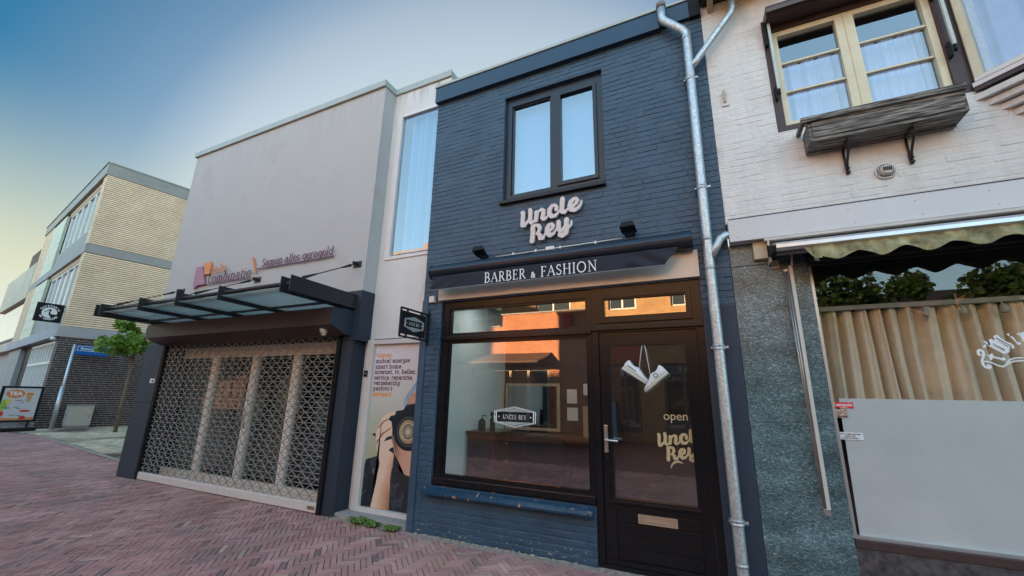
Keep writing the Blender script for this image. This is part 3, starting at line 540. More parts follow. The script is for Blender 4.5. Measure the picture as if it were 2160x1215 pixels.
obj('mortar_crumbs', bm, M('pale_mortar', (.36, .34, .30), .9, var=.35, scale=60), B, kind='stuff')
# side walls, back wall, roof and floors
bm = BM(); box(bm, X0, X0+.2, .22, 6.0, 0, 5.7); box(bm, X1-.2, X1, .22, 6.0, 0, 5.7); slab(bm, X0+.2, X1-.2, 0, 5.7, [(X0+.35, X1-.4, .7, 2.6)], 5.8, 6.0); obj('side_wall', bm, M('light_plaster', (.70, .80, .77), .8, var=.05, scale=2), B)  # rear opening added to let sky light reach the shop interior
bm = BM(); box(bm, X0, X1, .0, 6.0, 5.702, 5.76); obj('roof', bm, M('roof_felt', (.08, .08, .08), .9), B)
bm = BM(); box(bm, X0+.2, X1-.2, .22, 5.8, 2.75, 2.9); obj('ceiling', bm, M('shop_ceiling', (.09, .085, .08), .8), B)
bm = BM(); box(bm, X0+.2, X1-.2, .1, 5.8, -.03, .03); obj('shop_floor', bm, M('dark_floor', (.12, .10, .09), .3, var=.3), B)
# fascia with pale flashing
bm = BM(); box(bm, X0-.01, -.17, -.07, -.002, 5.465, 5.70, .003); box(bm, -.166, .14, -.045, -.002, 5.50, 5.72, .003); fa = obj('fascia', bm, navy_metal, B)
bm = BM(); box(bm, X0-.02, -.1, -.085, .02, 5.703, 5.742, .004); box(bm, -.095, .15, -.06, .02, 5.723, 5.755, .004); obj('flashing', bm, flash, fa)
bm = BM(); box(bm, .142, .25, -.055, .0, 5.49, 5.74, .003); obj('fascia_end', bm, black_m, fa)
# upper window
bm = BM(); slab(bm, -2.108, -.852, 3.748, 5.228, [(-2.03, -1.50, 3.84, 5.115), (-1.42, -.93, 3.84, 5.115)], .055, .13)
win = obj('window', bm, M('dark_frame', (.018, .022, .032), .35, var=.1), B)
bm = BM(); slab(bm, -1.418, -.932, 3.842, 5.113, [(-1.372, -.972, 3.888, 5.068)], .035, .09); obj('casement', bm, MATS['dark_frame'], win)
bm = BM(); slab(bm, -2.028, -1.502, 3.842, 5.113, [(-2.012, -1.518, 3.862, 5.097)], .075, .12); obj('frame', bm, MATS['dark_frame'], win)
bm = BM(); quad(bm, (-2.015, .1, 3.86), (-1.515, .1, 3.86), (-1.515, .1, 5.10), (-2.015, .1, 5.10)); obj('pane', bm, sky_glass, win)
bm = BM(); quad(bm, (-1.375, .075, 3.885), (-.97, .075, 3.885), (-.97, .075, 5.07), (-1.375, .075, 5.07)); obj('pane', bm, sky_glass, win)
bm = BM(); box(bm, -2.03, -.92, .2, .21, 3.8, 5.15); obj('blind', bm, M('blind_sky_tint', (.10, .24, .42), .8, var=.04), win)  # blue colour stands in for sky reflected in the panes
bm = BM(); box(bm, -2.135, -.845, -.055, .055, 3.70, 3.742, .004); obj('sill', bm, black_gloss, win)
# shop window frame
SF = thing_part = None
bm = BM()
slab(bm, -2.898, -1.062, .502, 2.558, [(-2.80, -1.105, 2.155, 2.475), (-2.80, -1.105, .60, 2.075)], .03, .10)
sw = obj('shop_window', bm, black_gloss, B)
bm = BM()
for (a, b, c, d) in ((-2.80, -1.105, 2.155, 2.475), (-2.80, -1.105, .60, 2.075)):
    slab(bm, a, b, c, d, [(a+.022, b-.022, c+.022, d-.022)], .045, .09)
box(bm, -2.885, -1.06, .005, .03, 2.09, 2.14, .006); box(bm, -2.885, -1.06, .0, .03, .515, .585, .01)
obj('glazing_bead', bm, black_gloss, sw)
bm = BM(); quad(bm, (-2.79, .07, .61), (-1.115, .07, .61), (-1.115, .07, 2.065), (-2.79, .07, 2.065)); obj('pane', bm, shop_glass, sw)
bm = BM(); quad(bm, (-2.79, .07, 2.165), (-1.115, .07, 2.165), (-1.115, .07, 2.465), (-2.79, .07, 2.465)); obj('pane', bm, shop_glass, sw)
# hexagon badge
def badge(parent, pl, w, h, white, black, letters_h, front=-1, label=None, sub=True):
    """elongated hexagon emblem with UNCLE REY band; pl(x,y,z) places it, x across, z up, y out of the surface"""
    hexa = lambda s: [(-w/2*s-(s-1)*.01, -h*.27*s), (0, -h/2*s), (w/2*s+(s-1)*.01, -h*.27*s), (w/2*s+(s-1)*.01, h*.27*s), (0, h/2*s), (-w/2*s-(s-1)*.01, h*.27*s)]
    def layer(pts, y):
        bm.faces.new([bm.verts.new(pl(x, y, z)) for x, z in pts])
    t = w*.018
    ring = lambda s: [hexa(s)[i] for i in range(6)]
    bm = BM()
    for s0, s1 in ((1.0, .965), (.92, .872)):
        A, C_ = ring(s0), ring(s1)
        for i in range(6):
            j = (i+1) % 6; bm.faces.new([bm.verts.new(pl(x, 0, z)) for x, z in (A[i], A[j], C_[j], C_[i])])
    # grey triangles above and below band
    tb_ = BM()
    for sgn in (1, -1): tb_.faces.new([tb_.verts.new(pl(x, .0006, z*sgn)) for x, z in ((-w*.40, h*.235), (w*.40, h*.235), (0, h*.40))])
    obj('emblem_field', tb_, M('badge_grey', (.30, .36, .36), .6), parent)
    caps_text(bm, 'UNCLE REY', -w*.28, -letters_h/2, letters_h, .0012, None, width=w*.56, place=pl, cell=letters_h*.06)
    for sx in (-1, 1): bm.faces.new([bm.verts.new(pl(sx*w*.38+w*.016*math.cos(a*math.pi/3), .0012, w*.016*math.sin(a*math.pi/3))) for a in range(6)])
    return obj('emblem', bm, white, parent)
def plx(x, y, z): return (-1.93+x, .0695-y, 1.25+z)
badge(sw, plx, .49, .215, white_let, black_m, .042)
bm = BM(); quad(bm, (-1.93-.21, .0705, 1.20), (-1.93+.21, .0705, 1.20), (-1.93+.21, .0705, 1.30), (-1.93-.21, .0705, 1.30)); obj('emblem_band', bm, black_m, sw)
# tile sill
bm = BM(); rn = random.Random(4); x = -2.985
while x < -1.09:
    w = min(.104, -1.075-x)
    pts = [(-.088+rn.uniform(-.002, .002), .425+rn.uniform(-.002, .002)), (-.088, .442), (.03, .508), (.03, .47)]
    A = [bm.verts.new((x, a, b)) for a, b in pts]; C_ = [bm.verts.new((x+w-.003, a, b)) for a, b in pts]
    bm.faces.new(A); bm.faces.new(C_[::-1])
    for i in range(4): bm.faces.new((A[i], C_[i], C_[(i+1) % 4], A[(i+1) % 4]))
    x += w
obj('tile_sill', bm, M('sill_paint', (.014, .045, .080), .38, var=.15, bump=.15, bscale=50, stain=((.42, .23, .13), 15, .64, .02, None)), B)
# door and its frame
bm = BM(); slab(bm, -1.058, -.022, 0, 2.558, [(-.995, -.085, .05, 2.10), (-.975, -.105, 2.19, 2.50)], .02, .11); box(bm, -1.06, -.02, -.005, .02, 2.115, 2.165, .006)
df = obj('door_frame', bm, black_gloss, B)
bm = BM(); slab(bm, -.973, -.107, 2.192, 2.498, [(-.935, -.145, 2.245, 2.445)], .0, .08); slab(bm, -.937, -.143, 2.243, 2.447, [(-.922, -.158, 2.258, 2.432)], .012, .06); obj('vent_window', bm, black_gloss, df)
bm = BM(); quad(bm, (-.93, .04, 2.25), (-.15, .04, 2.25), (-.15, .04, 2.44), (-.93, .04, 2.44)); obj('pane', bm, shop_glass, df)
bm = BM(); slab(bm, -.99, -.09, .06, 2.095, [(-.905, -.19, .575, 1.975), (-.885, -.185, .095, .49)], .04, .085)
box(bm, -.885, -.185, .055, .07, .095, .49)
for i in range(4): box(bm, -.883, -.187, .046, .055, .10+i*.098, .10+i*.098+.09, .003)
slab(bm, -.915, -.18, .565, 1.985, [(-.895, -.20, .585, 1.965)], .028, .06); box(bm, -.93, -.17, .015, .04, .545, .572, .004); box(bm, -.99, -.09, .02, .04, .055, .09, .003)
door = obj('door', bm, black_gloss, B)
bm = BM(); quad(bm, (-.90, .065, .58), (-.195, .065, .58), (-.195, .065, 1.97), (-.90, .065, 1.97)); obj('pane', bm, shop_glass, door)
bm = BM(); box(bm, -.972, -.936, .030, .04, .97, 1.215, .003); tube(bm, [(-.952, .032, 1.085), (-.952, -.022, 1.085), (-.945, -.032, 1.085), (-.83, -.030, 1.082)], .010, 10); lathe(bm, [(.009, 0), (.009, .004)], 10, (-.954, .03, 1.02), 'Y')
obj('handle', bm, silver, door)
bm = BM(); lathe(bm, [(.016, 0), (.014, .012)], 14, (-.948, .04, .93), 'Y'); obj('lock', bm, black_m, door)
bm = BM(); slab(bm, -.695, -.37, .405, .478, [(-.672, -.393, .42, .463)], .028, .04); box(bm, -.67, -.395, .033, .038, .422, .461, .001); obj('letter_box', bm, M('brass_plate', (.50, .38, .27), .35, metal=.5, var=.08), door)
text('lettering', 'open', gold, door, (-.325, .0635, 1.315), .105, sx=1.0)
SIGN = SCRIPT
def script_at(bm, x, z, k, y0, y1, clip=None, cell=.004):
    st = [[(x+(p[0]+1.872)*k, z+(p[1]-3.36)*k, p[2]*k*.90) for p in s] for s in SIGN]
    sdf_mesh(bm, st, cell, y0, y1, clip=clip)
bm = BM(); script_at(bm, -.512, 1.055, .56, .0635, .0645, clip=(-.60, -.197, .5, 1.6), cell=.0028)
sdf_mesh(bm, [[(-.395, .878, .004), (-.385, .905, .006), (-.36, .928, .0085), (-.33, .935, .008), (-.295, .925, .003)]], .002, .0635, .0645)
obj('lettering', bm, gold, door)
# ============================================================ things fixed to it
bm = BM(); script_at(bm, -1.872, 3.36, 1.0, -.052, -.022, cell=.0045); lt = obj('sign_lettering', bm, M('sign_face', (.62, .56, .54), .5, var=.03), None)
tag(lt, 'large raised off-white script letters reading Uncle Rey on navy brick', 'shop sign')
A = thing('awning', 'rolled-up black awning with BARBER & FASHION on its valance', 'awning', (-1.5, -.1, 2.85))
bm = BM(); n = 20
prof = [(-.10-.085*math.cos(t)*1.05, 2.915+.088*math.sin(t)) for t in [math.pi*2*k/n for k in range(n)]]
prism(bm, prof, -2.985, -.115, 'YZ'); cas = obj('cassette', bm, M('black_cassette', (.02, .03, .045), .26, metal=.3, var=.08), A)
bm = BM(); prof2 = [(-.10+(a+.10)*1.06, 2.915+(b-2.915)*1.06) for a, b in prof]; prism(bm, prof2, -.115, -.045, 'YZ'); prism(bm, [(-.10+(a+.10)*1.09, 2.915+(b-2.915)*1.09) for a, b in prof], -.135, -.113, 'YZ'); obj('end_cap', bm, MATS['black_cassette'], A)
bm = BM(); prism(bm, prof2, -3.0, -2.985, 'YZ'); obj('end_cap', bm, MATS['black_cassette'], A)
vs = []; fs = []; nx, nz = 90, 10; rn = random.Random(2)
for i in range(nx+1):
    for j in range(nz+1):
        u, v = i/nx, j/nz; ztop = 2.835; zb = 2.668+.0*u
        xl, xr = -2.93, -.165-.14*(1-v)**1.2
        x = xl+(xr-xl)*u; z = zb+(ztop-zb)*v; wv = .004*math.sin(x*9+v*2)
        if u > .86: wv += .014*math.sin((u-.86)*60+v*9)*(1-v*.6)
        if u < .2: wv += .010*math.sin(u*70-v*7)*(1-v*.5)*(1-u/.2)
        vs.append((x, -.188+wv-.012*(1-v), z+.006*math.sin(u*3.1)*(1-v)))
fs = [(i*(nz+1)+j, (i+1)*(nz+1)+j, (i+1)*(nz+1)+j+1, i*(nz+1)+j+1) for i in range(nx) for j in range(nz)]
val = mesh_obj('valance', vs, fs, blue_black, A, smooth=True)
bm = BM(); box(bm, -2.93, -.30, -.206, -.196, 2.660, 2.670); obj('hem', bm, M('hem', (.16, .16, .18), .6), A)
bm = BM(); st = []
txt = 'BARBER & FASHION'; caps_text(bm, txt, -2.205, 2.685, .107, -.2105, -.2085, width=1.32, sc=[1.06 if c in 'B' and i == 0 else (.55 if c == '&' else 1) for i, c in enumerate(txt)], track=.1, cell=.0032)
obj('lettering', bm, white_let, A)
bm = BM(); box(bm, -2.94, -.012, -.035, .0, 2.575, 2.84, .004)
sp = obj('fascia_panel', bm, M('glossy_cream_panel', (.62, .55, .47), .16, var=.05), None); tag(sp, 'glossy cream panel over the shopfront behind the black awning valance', 'panel')
def flood(x, z, rz, lab):
    t = thing('floodlight', lab, 'floodlight', (x, -.04, z), group='floodlights above the barber awning')
    bm = BM(); v = [(-.075, -.16, .02), (.075, -.16, .02), (.075, -.03, -.01), (-.075, -.03, -.01)]
    def T_(p): return (x+p[0]*math.cos(rz)-(p[1]+.1)*math.sin(rz)*.3, p[1]-.03, z+p[2])
    lo = [bm.verts.new(T_(p)) for p in v]; hi = [bm.verts.new(T_((p[0]*.75, p[1]*.8-.02, p[2]+.055))) for p in v]
    bm.faces.new(lo); bm.faces.new(hi)
    for i in range(4): bm.faces.new((lo[i], lo[(i+1) % 4], hi[(i+1) % 4], hi[i]))
    obj('housing', bm, black_m, t)
    bm = BM(); q = [T_((p[0]*.85, p[1]*.85-.015, p[2]-.0015)) for p in v]; bm.faces.new([bm.verts.new(p) for p in q]); obj('lens', bm, M('dark_lens', (.02, .02, .025), .08), t)
    bm = BM(); box(bm, x-.05, x-.04, -.1, 0, z-.02, z+.0); box(bm, x+.04, x+.05, -.1, 0, z-.02, z+.0); box(bm, x-.05, x+.05, -.012, 0, z-.02, z+.02); obj('bracket', bm, black_m, t)
flood(-2.33, 3.075, .3, 'left black floodlight above the awning below the Uncle Rey letters')
flood(-.62, 3.095, -.1, 'right black floodlight above the awning near the downpipe')
C1 = thing('cable_conduit', 'thin white cable conduit with clips and junction box above black awning', 'conduit', (-1.4, -.02, 3.06))
bm = BM(); tube(bm, [(-2.17, -.02, 3.045), (-1.5, -.02, 3.052), (-.70, -.02, 3.06)], .007, 8); obj('conduit', bm, white_smooth, C1)
for x in (-1.94, -1.66, -1.37, -.98):
    bm = BM(); box(bm, x-.011, x+.011, -.032, 0, 3.038, 3.068, .003); obj('clip', bm, white_smooth, C1)
bm = BM(); box(bm, -1.535, -1.435, -.045, 0, 3.035, 3.075, .006); obj('junction_box', bm, white_smooth, C1)
bm = BM(); box(bm, -3.065, -2.99, -.05, 0, 2.56, 2.64, .008); tag(obj('alarm_box', bm, white_smooth), 'small square white alarm box left of the cream panel', 'alarm box')
# hanging sign
HS = thing('hanging_sign', 'black hanging sign with white hexagon badge on iron bracket', 'hanging sign', (-3.07, 0, 2.25))
bm = BM(); hx = -3.07
for a, b in (((hx, -.535, 2.405), (hx, .0, 2.405)), ((hx, -.535, 2.085), (hx, .0, 2.085)), ((hx, -.53, 2.085), (hx, -.53, 2.405)), ((hx, -.045, 2.085), (hx, -.045, 2.405))): bar(bm, a, b, .018, .018)
box(bm, hx-.012, hx+.012, -.012, 0, 2.03, 2.46, .002)
obj('bracket', bm, black_m, HS)
bm = BM(); box(bm, hx-.007, hx+.007, -.505, -.085, 2.115, 2.375, .002)
for y, z in ((-.42, 2.39), (-.17, 2.39), (-.42, 2.10), (-.17, 2.10), (-.5175, 2.245)): box(bm, hx-.004, hx+.004, y-.014, y+.014, z-.014, z+.014)
pn = obj('panel', bm, black_m, HS)
badge(pn, lambda x, y, z: (hx+.0078+y, -.295+x, 2.245+z), .345, .17, white_let, black_m, .032)
bm = BM(); v = [(hx+.0083, -.295+a, 2.245+b) for a, b in ((-.15, -.036), (.15, -.036), (.15, .036), (-.15, .036))]; quad(bm, *v); obj('emblem_band', bm, black_m, pn)
# downpipe
DP = thing('downpipe', 'galvanised steel downpipe with side branches between navy and white buildings', 'downpipe', (.075, -.1, 0))
bm = BM(); tube(bm, [(-.135, -.115, 5.70), (-.135, -.115, 5.54), (-.115, -.112, 5.49), (.06, -.105, 5.30), (.088, -.10, 5.25), (.088, -.10, 5.15), (.08, -.1, 2.95), (.08, -.1, 2.0), (.08, -.1, .14), (.072, -.115, .06)], .043, 20)
obj('pipe', bm, galv, DP)
bm = BM(); tube(bm, [(.55, -.12, 5.62), (.535, -.115, 5.36), (.515, -.112, 5.31), (.15, -.102, 4.86), (.09, -.10, 4.79)], .034, 18); obj('branch_pipe', bm, galv, DP)
bm = BM(); tube(bm, [(.285, -.055, 2.93), (.235, -.085, 2.925), (.19, -.095, 2.895), (.15, -.1, 2.82), (.09, -.1, 2.71)], .036, 18); obj('branch_pipe', bm, galv, DP)
for z, r in ((4.67, .047), (3.43, .047), (1.905, .047), (.545, .049)):
    bm = BM(); lathe(bm, [(r-.002, -.022), (r+.003, -.019), (r+.003, -.010), (r-.001, -.006), (r-.001, .006), (r+.003, .010), (r+.003, .019), (r-.002, .022)], 22, (.081, -.1, z)); box(bm, .125, .155, -.108, -.092, z-.008, z+.008, .002); tube(bm, [(.15, -.1, z-.012), (.15, -.1, z+.012)], .008, 8); box(bm, .02, .035, -.10, 0, z-.006, z+.006); obj('pipe_clamp', bm, galv, DP)
for z in (2.62, 2.90, 5.18, .25):
    bm = BM(); lathe(bm, [(.0455, -.012), (.0455, .012)], 22, (.081, -.1, z)); obj('pipe_collar', bm, galv, DP)
bm = BM(); lathe(bm, [(.050, -.03), (.050, .03)], 20, (-.135, -.115, 5.70)); obj('outlet_collar', bm, M('weathered_zinc', (.18, .16, .14), .7), DP)
# sneakers
def shoe(p_heel, p_toe, up, lab, logo):
    h, t = Vector(p_heel), Vector(p_toe); L = (t-h).length; ux = (t-h).normalized(); uz = Vector(up).normalized(); uz = (uz-ux*uz.dot(ux)).normalized(); uy = ux.cross(uz)
    root = thing('sneaker', lab, 'sneaker', tuple(h), group='pair of sneakers hung by their laces')
    def W(a, y, z): return tuple(h+ux*(a*L)+uy*(y)+uz*(z))
    def loft(bm, secs, n=18):
        rings = []
        for a, w, z0, z1 in secs:
            rings.append([bm.verts.new(W(a, w*math.cos(2*math.pi*k/n)*(1 if math.sin(2*math.pi*k/n) > 0 else 1.02), (z0+z1)/2+(z1-z0)/2*max(-1, min(1, 1.25*math.sin(2*math.pi*k/n))))) for k in range(n)])
        for r0, r1 in zip(rings, rings[1:]):
            for k in range(n): f = bm.faces.new((r0[k], r0[(k+1) % n], r1[(k+1) % n], r1[k])); f.smooth = True
        bm.faces.new(rings[0][::-1]); bm.faces.new(rings[-1])
    bm = BM(); loft(bm, [(0, .024, 0, .028), (.04, .034, -.002, .028), (.3, .036, 0, .026), (.6, .042, 0, .024), (.85, .040, 0, .024), (.97, .026, .002, .024), (1.0, .012, .006, .022)]); obj('sole', bm, M('offwhite_rubber', (.5, .5, .42), .6, var=.04), root)
    bm = BM(); loft(bm, [(.005, .022, .02, .085), (.05, .031, .02, .112), (.16, .034, .02, .098), (.28, .034, .02, .088), (.42, .036, .02, .098), (.55, .038, .02, .080), (.7, .038, .02, .060), (.85, .035, .02, .048), (.95, .024, .02, .038), (.985, .012, .02, .032)]); up_ = obj('upper', bm, M('white_leather', (.62, .64, .64), .5, var=.05, bump=.05), root)
    bm = BM()
    for k in range(5): a = .45+.07*k; z = .094-.008*k*1.2-.003; tube(bm, [W(a, -.018, z), W(a+.012, 0, z+.008), W(a+.02, .018, z)], .003, 6)
    obj('laces', bm, white_smooth, root)
    bm = BM(); s = -1 if (uy.y > 0) else 1
    if logo == 'disc':
        pts = [W(.36+.075*math.cos(q*math.pi/9), s*.0385, .058+.02*math.sin(q*math.pi/9)) for q in range(18)]; bm.faces.new([bm.verts.new(p) for p in pts]); o2 = obj('round_badge', bm, black_m, root)
        bm = BM(); pts = [W(.36+.05*math.cos(q*math.pi/9), s*.0392, .058+.013*math.sin(q*math.pi/9)) for q in range(18)]; bm.faces.new([bm.verts.new(p) for p in pts]); obj('badge_centre', bm, white_smooth, o2)
    else:
        for k in range(6): a = .12+.055*k; z = .062-.001*k; bm.faces.new([bm.verts.new(W(a+q[0], s*.0375, z+q[1])) for q in ((0, -.006), (.03, -.006), (.036, .006), (.006, .006))])
        obj('side_lettering', bm, black_m, root)
    return root, W
s1, W1 = shoe((-.775, .02, 1.735), (-.535, .02, 1.575), (.45, 0, .9), 'white sneaker with black side lettering hanging heel up on the left', 'text')
s2, W2 = shoe((-.345, -.035, 1.690), (-.555, -.035, 1.515), (-.5, 0, .86), 'white sneaker with round black badge hanging toe down on the right', 'disc')
bm = BM(); tube(bm, [(-.575, .045, 1.972), (-.585, .035, 1.92), W1(.45, 0, .095)], .0035, 6); obj('lace', bm, white_smooth, s1)
bm = BM(); tube(bm, [(-.558, .045, 1.972), (-.545, .03, 1.92), W2(.5, 0, .09)], .0035, 6); obj('lace', bm, white_smooth, s2)
# ============================================================ barber interior
wood = M('dark_walnut', (.085, .038, .024), .45, var=.35, scale=5)
D = thing('barber_cabinet', 'dark walnut cabinet with large round front inside left of the window', 'cabinet', (-2.75, 1.1, 0))
bm = BM(); box(bm, -2.95, -2.56, .84, 1.40, .06, .985, .004); bb = obj('carcass', bm, wood, D)
bm = BM(); box(bm, -2.975, -2.53, .81, 1.43, .986, 1.015, .004); obj('top', bm, M('cabinet_top', (.05, .03, .025), .3), D)
bm = BM(); box(bm, -2.935, -2.575, .828, .84, .10, .94, .003); obj('front_panel', bm, wood, D)
bm = BM(); lathe(bm, [(.165, -.005), (.165, .012), (.148, .02), (.143, .016), (.002, .03)], 36, (-2.755, .828, .72), 'Y'); obj('round_door', bm, M('dark_disc', (.03, .022, .02), .2), D)
for k in range(4):
    bm = BM(); box(bm, -2.559, -2.545, .88, 1.36, .12+k*.215, .31+k*.215, .003); dr = obj('drawer', bm, wood, D)
    bm = BM(); lathe(bm, [(.012, 0), (.009, .02), (.014, .028)], 10, (-2.545, 1.12, .215+k*.215), 'X'); obj('knob', bm, silver, dr)
def bottle(x, y, z, r, h, lab, pump):
    t = thing('bottle', lab, 'bottle', (x, y, z), group='bottles on the barber cabinet')
    bm = BM(); lathe(bm, [(r, 0), (r, h*.7), (r*.5, h*.82), (r*.45, h*.88)], 14, (x, y, z)); obj('bottle_body', bm, black_m, t)
    bm = BM()
    if pump: tube(bm, [(x, y, z+h*.86), (x, y, z+h*1.1), (x+.06, y, z+h*1.12), (x+.07, y, z+h*1.07)], .008, 6)
    else: prism(bm, [(x-.03, z+h*.86), (x+.05, z+h*.95), (x+.055, z+h*1.08), (x-.02, z+h*1.14)], y-.02, y+.02)
    obj('pump_head', bm, black_m, t)
bottle(-2.84, 1.0, 1.015, .05, .17, 'black pump bottle on the dark walnut cabinet', 1); bottle(-2.69, 1.02, 1.015, .035, .21, 'black spray bottle beside the pump bottle on walnut cabinet', 0)
MI = thing('barber_mirror', 'large wall mirror with pale wooden frame behind the barber station', 'mirror', (-2.5, 1.92, 1.0))
bm = BM(); slab(bm, -2.94, -2.05, .98, 1.66, [(-2.90, -2.09, 1.02, 1.62)], 1.90, 1.94); obj('frame', bm, M('pale_oak', (.42, .34, .24), .5), MI)
bm = BM(); box(bm, -2.90, -2.09, 1.915, 1.93, 1.02, 1.62); obj('mirror_panel', bm, M('dark_mirror', (.35, .38, .38), .06, metal=1, var=.02), MI)
PW = thing('partition_wall', 'dark partition wall standing at the back of the barber shop', 'wall', (-1.4, 2.7, 0))
bm = BM(); box(bm, -2.98, .05, 1.95, 2.05, .03, 2.75); obj('panel', bm, M('dark_partition', (.045, .035, .035), .7, var=.2), PW)
BC = thing('barber_chair', 'black padded barber chair facing the mirror', 'chair', (-1.86, 1.05, .03))
bm = BM(); box(bm, -2.1, -1.62, .8, 1.3, .5, .62, .04); obj('seat', bm, black_m, BC)
bm = BM(); box(bm, -2.1, -1.62, .75, .85, .62, 1.0, .04); obj('backrest', bm, black_m, BC)
bm = BM(); lathe(bm, [(.25, .03), (.24, .06), (.05, .09), (.05, .5)], 24, (-1.86, 1.05, 0)); obj('base', bm, silver, BC)
for sx in (-2.14, -1.60): bm = BM(); box(bm, sx-.025, sx+.025, .82, 1.25, .72, .77, .015); box(bm, sx-.015, sx+.015, 1.0, 1.06, .55, .72); obj('armrest', bm, black_m, BC)
WS = thing('wash_shelf', 'brown wooden counter below the barber mirror', 'counter', (-1.6, 2.3, .8))
bm = BM(); box(bm, -2.45, -1.2, 1.45, 1.94, .90, .95, .006); obj('top', bm, wood, WS)
for x in (-2.43, -1.25): bm = BM(); box(bm, x, x+.05, 1.48, 1.9, .03, .899); obj('leg', bm, wood, WS)
BN = thing('waste_bin', 'small shiny metal bin on the floor behind the window', 'bin', (-1.75, .75, .03))
bm = BM(); lathe(bm, [(.09, .03), (.10, .36), (.102, .37), (.094, .37)], 22, (-1.78, .8, .0)); obj('bin_body', bm, silver, BN)
PB = thing('product_shelf', 'brown and blue cartons standing on the counter right of the barber mirror', 'display', (-1.5, 1.7, .95))
bm = BM(); box(bm, -1.62, -1.35, 1.6, 1.85, .951, 1.35, .005); obj('box_body', bm, M('kraft_card', (.30, .24, .14), .8), PB)
bm = BM(); box(bm, -1.33, -1.18, 1.65, 1.8, .951, 1.42, .005); obj('blue_carton', bm, M('blue_carton', (.04, .09, .16), .6), PB)
PN = thing('wall_notice', 'white paper notices pinned on the dark wall beside the barber mirror', 'notice', (-1.8, 1.94, 1.3))
for x, z, w, h in ((-1.95, 1.38, .15, .2), (-1.95, 1.14, .16, .18), (-1.7, 1.5, .12, .16)): bm = BM(); box(bm, x, x+w, 1.94, 1.949, z, z+h); obj('sheet', bm, white_smooth, PN)
for k, (x, y) in enumerate(((-2.55, .75), (-1.85, .95), (-1.15, .75))):  # unseen fixtures added to brighten the shop interior
    t = thing('added_ceiling_spot', 'small unseen ceiling spot added to brighten the barber shop', 'ceiling spot', (x, y, 2.74), group='unseen spots added in the barber ceiling')
    bm = BM(); lathe(bm, [(.05, .0), (.055, .012)], 20, (x, y, 2.735)); obj('housing', bm, white_smooth, t)
    ld = bpy.data.lights.new('added_spot_light', 'AREA'); ld.shape = 'DISK'; ld.size = .09; ld.energy = .75; ld.color = (.9, .97, 1); lo = bpy.data.objects.new('added_spot_light', ld); COL.objects.link(lo); lo.location = (x, y, 2.73); lo.parent = t; lo.matrix_parent_inverse = Matrix.Translation((-x, -y, -2.74))
# ============================================================ grey rendered building (phone shop)
G = thing('rendered_building', 'grey rendered building with blank upper wall and recessed tall window bay', 'building', (-6.7, 0, 0))
bm = BM(); box(bm, -9.30, -4.234, 0, 8.0, 2.84, 6.15); obj('upper_wall', bm, grey_render, G)
bm = BM(); box(bm, -9.345, -4.215, -.04, 8.0, 6.152, 6.262, .006); box(bm, -4.214, -3.155, .21, 2.0, 6.152, 6.262, .006); obj('coping', bm, flash, G)
navy_block = M('navy_block', (.019, .031, .050), .6, var=.1, scale=5, bump=.2, bscale=120)
bm = BM(); box(bm, -9.31, -4.232, -.004, .24, 2.262, 2.838); box(bm, -4.52, -4.231, -.0045, .24, 2.15, 2.262); obj('navy_band', bm, navy_block, G)
bm = BM(); box(bm, -9.42, -8.84, -.03, .5, 0, 1.23, .004); box(bm, -9.42, -8.84, -.03, .5, 1.236, 2.26, .004); obj('pillar', bm, navy_block, G)
bm = BM(); box(bm, -4.50, -4.305, .0, .24, 0, 2.148, .004); obj('pillar', bm, navy_block, G)
# recessed bay
bm = BM(); slab(bm, -4.36, -3.16, 2.19, 6.15, [(-4.13, -3.2, 3.32, 5.745)], .24, .4); box(bm, -4.30, -4.165, .24, .4, .05, 2.19); obj('bay_wall', bm, white_panel, G)
bm = BM(); slab(bm, -4.128, -3.202, 3.322, 5.743, [(-4.035, -3.22, 3.37, 5.69)], .225, .3); tw = obj('window', bm, white_smooth, G)
bm = BM(); quad(bm, (-4.035, .26, 3.37), (-3.2, .26, 3.37), (-3.2, .26, 5.69), (-4.035, .26, 5.69)); obj('pane', bm, glass('bay_glass', .24, (.85, .92, .98), wav=.01), tw)
vs = []; fs = []; n = 140
for i in range(n+1):
    x = -3.93+.75*i/n; y = .40+.045*math.sin(x*52)+.02*math.sin(x*23+1)
    vs += [(x, y, 3.3), (x, y, 5.75)]
fs = [(2*i, 2*i+2, 2*i+3, 2*i+1) for i in range(n)]
mesh_obj('curtain', vs, fs, M('pale_blue_curtain', (.16, .32, .48), .8, var=.03), tw, smooth=True)
bm = BM(); box(bm, -4.13, -3.2, .7, .72, 3.3, 5.75); obj('dark_room', bm, M('room_dark', (.03, .04, .05), .8), tw)
bm = BM(); box(bm, -4.30, -3.18, .02, .42, -.01, .052, .008); obj('stone_step', bm, M('grey_stone', (.30, .29, .27), .85, var=.2, scale=30, bump=.3, bscale=100), G)
bm = BM(); slab(bm, -4.165, -3.19, .054, 2.17, [(-4.105, -3.21, .105, 2.11)], .19, .25); obj('panel_frame', bm, M('white_frame', (.60, .60, .58), .45, var=.04), G)
bm = BM(); box(bm, -4.228, -4.172, .20, .24, .054, 2.17); obj('door_jamb', bm, MATS['white_frame'], G)
bm = BM(); slab(bm, -8.84, -4.50, 2.21, 2.26, [], .0, .5); box(bm, -9.3, -4.3, 1.5, 1.6, 0, 2.8); obj('ceiling_beam', bm, dark_in, G)
bm = BM(); box(bm, -9.30, -9.1, .5, 8.0, 0, 2.84); obj('side_wall', bm, grey_render, G)
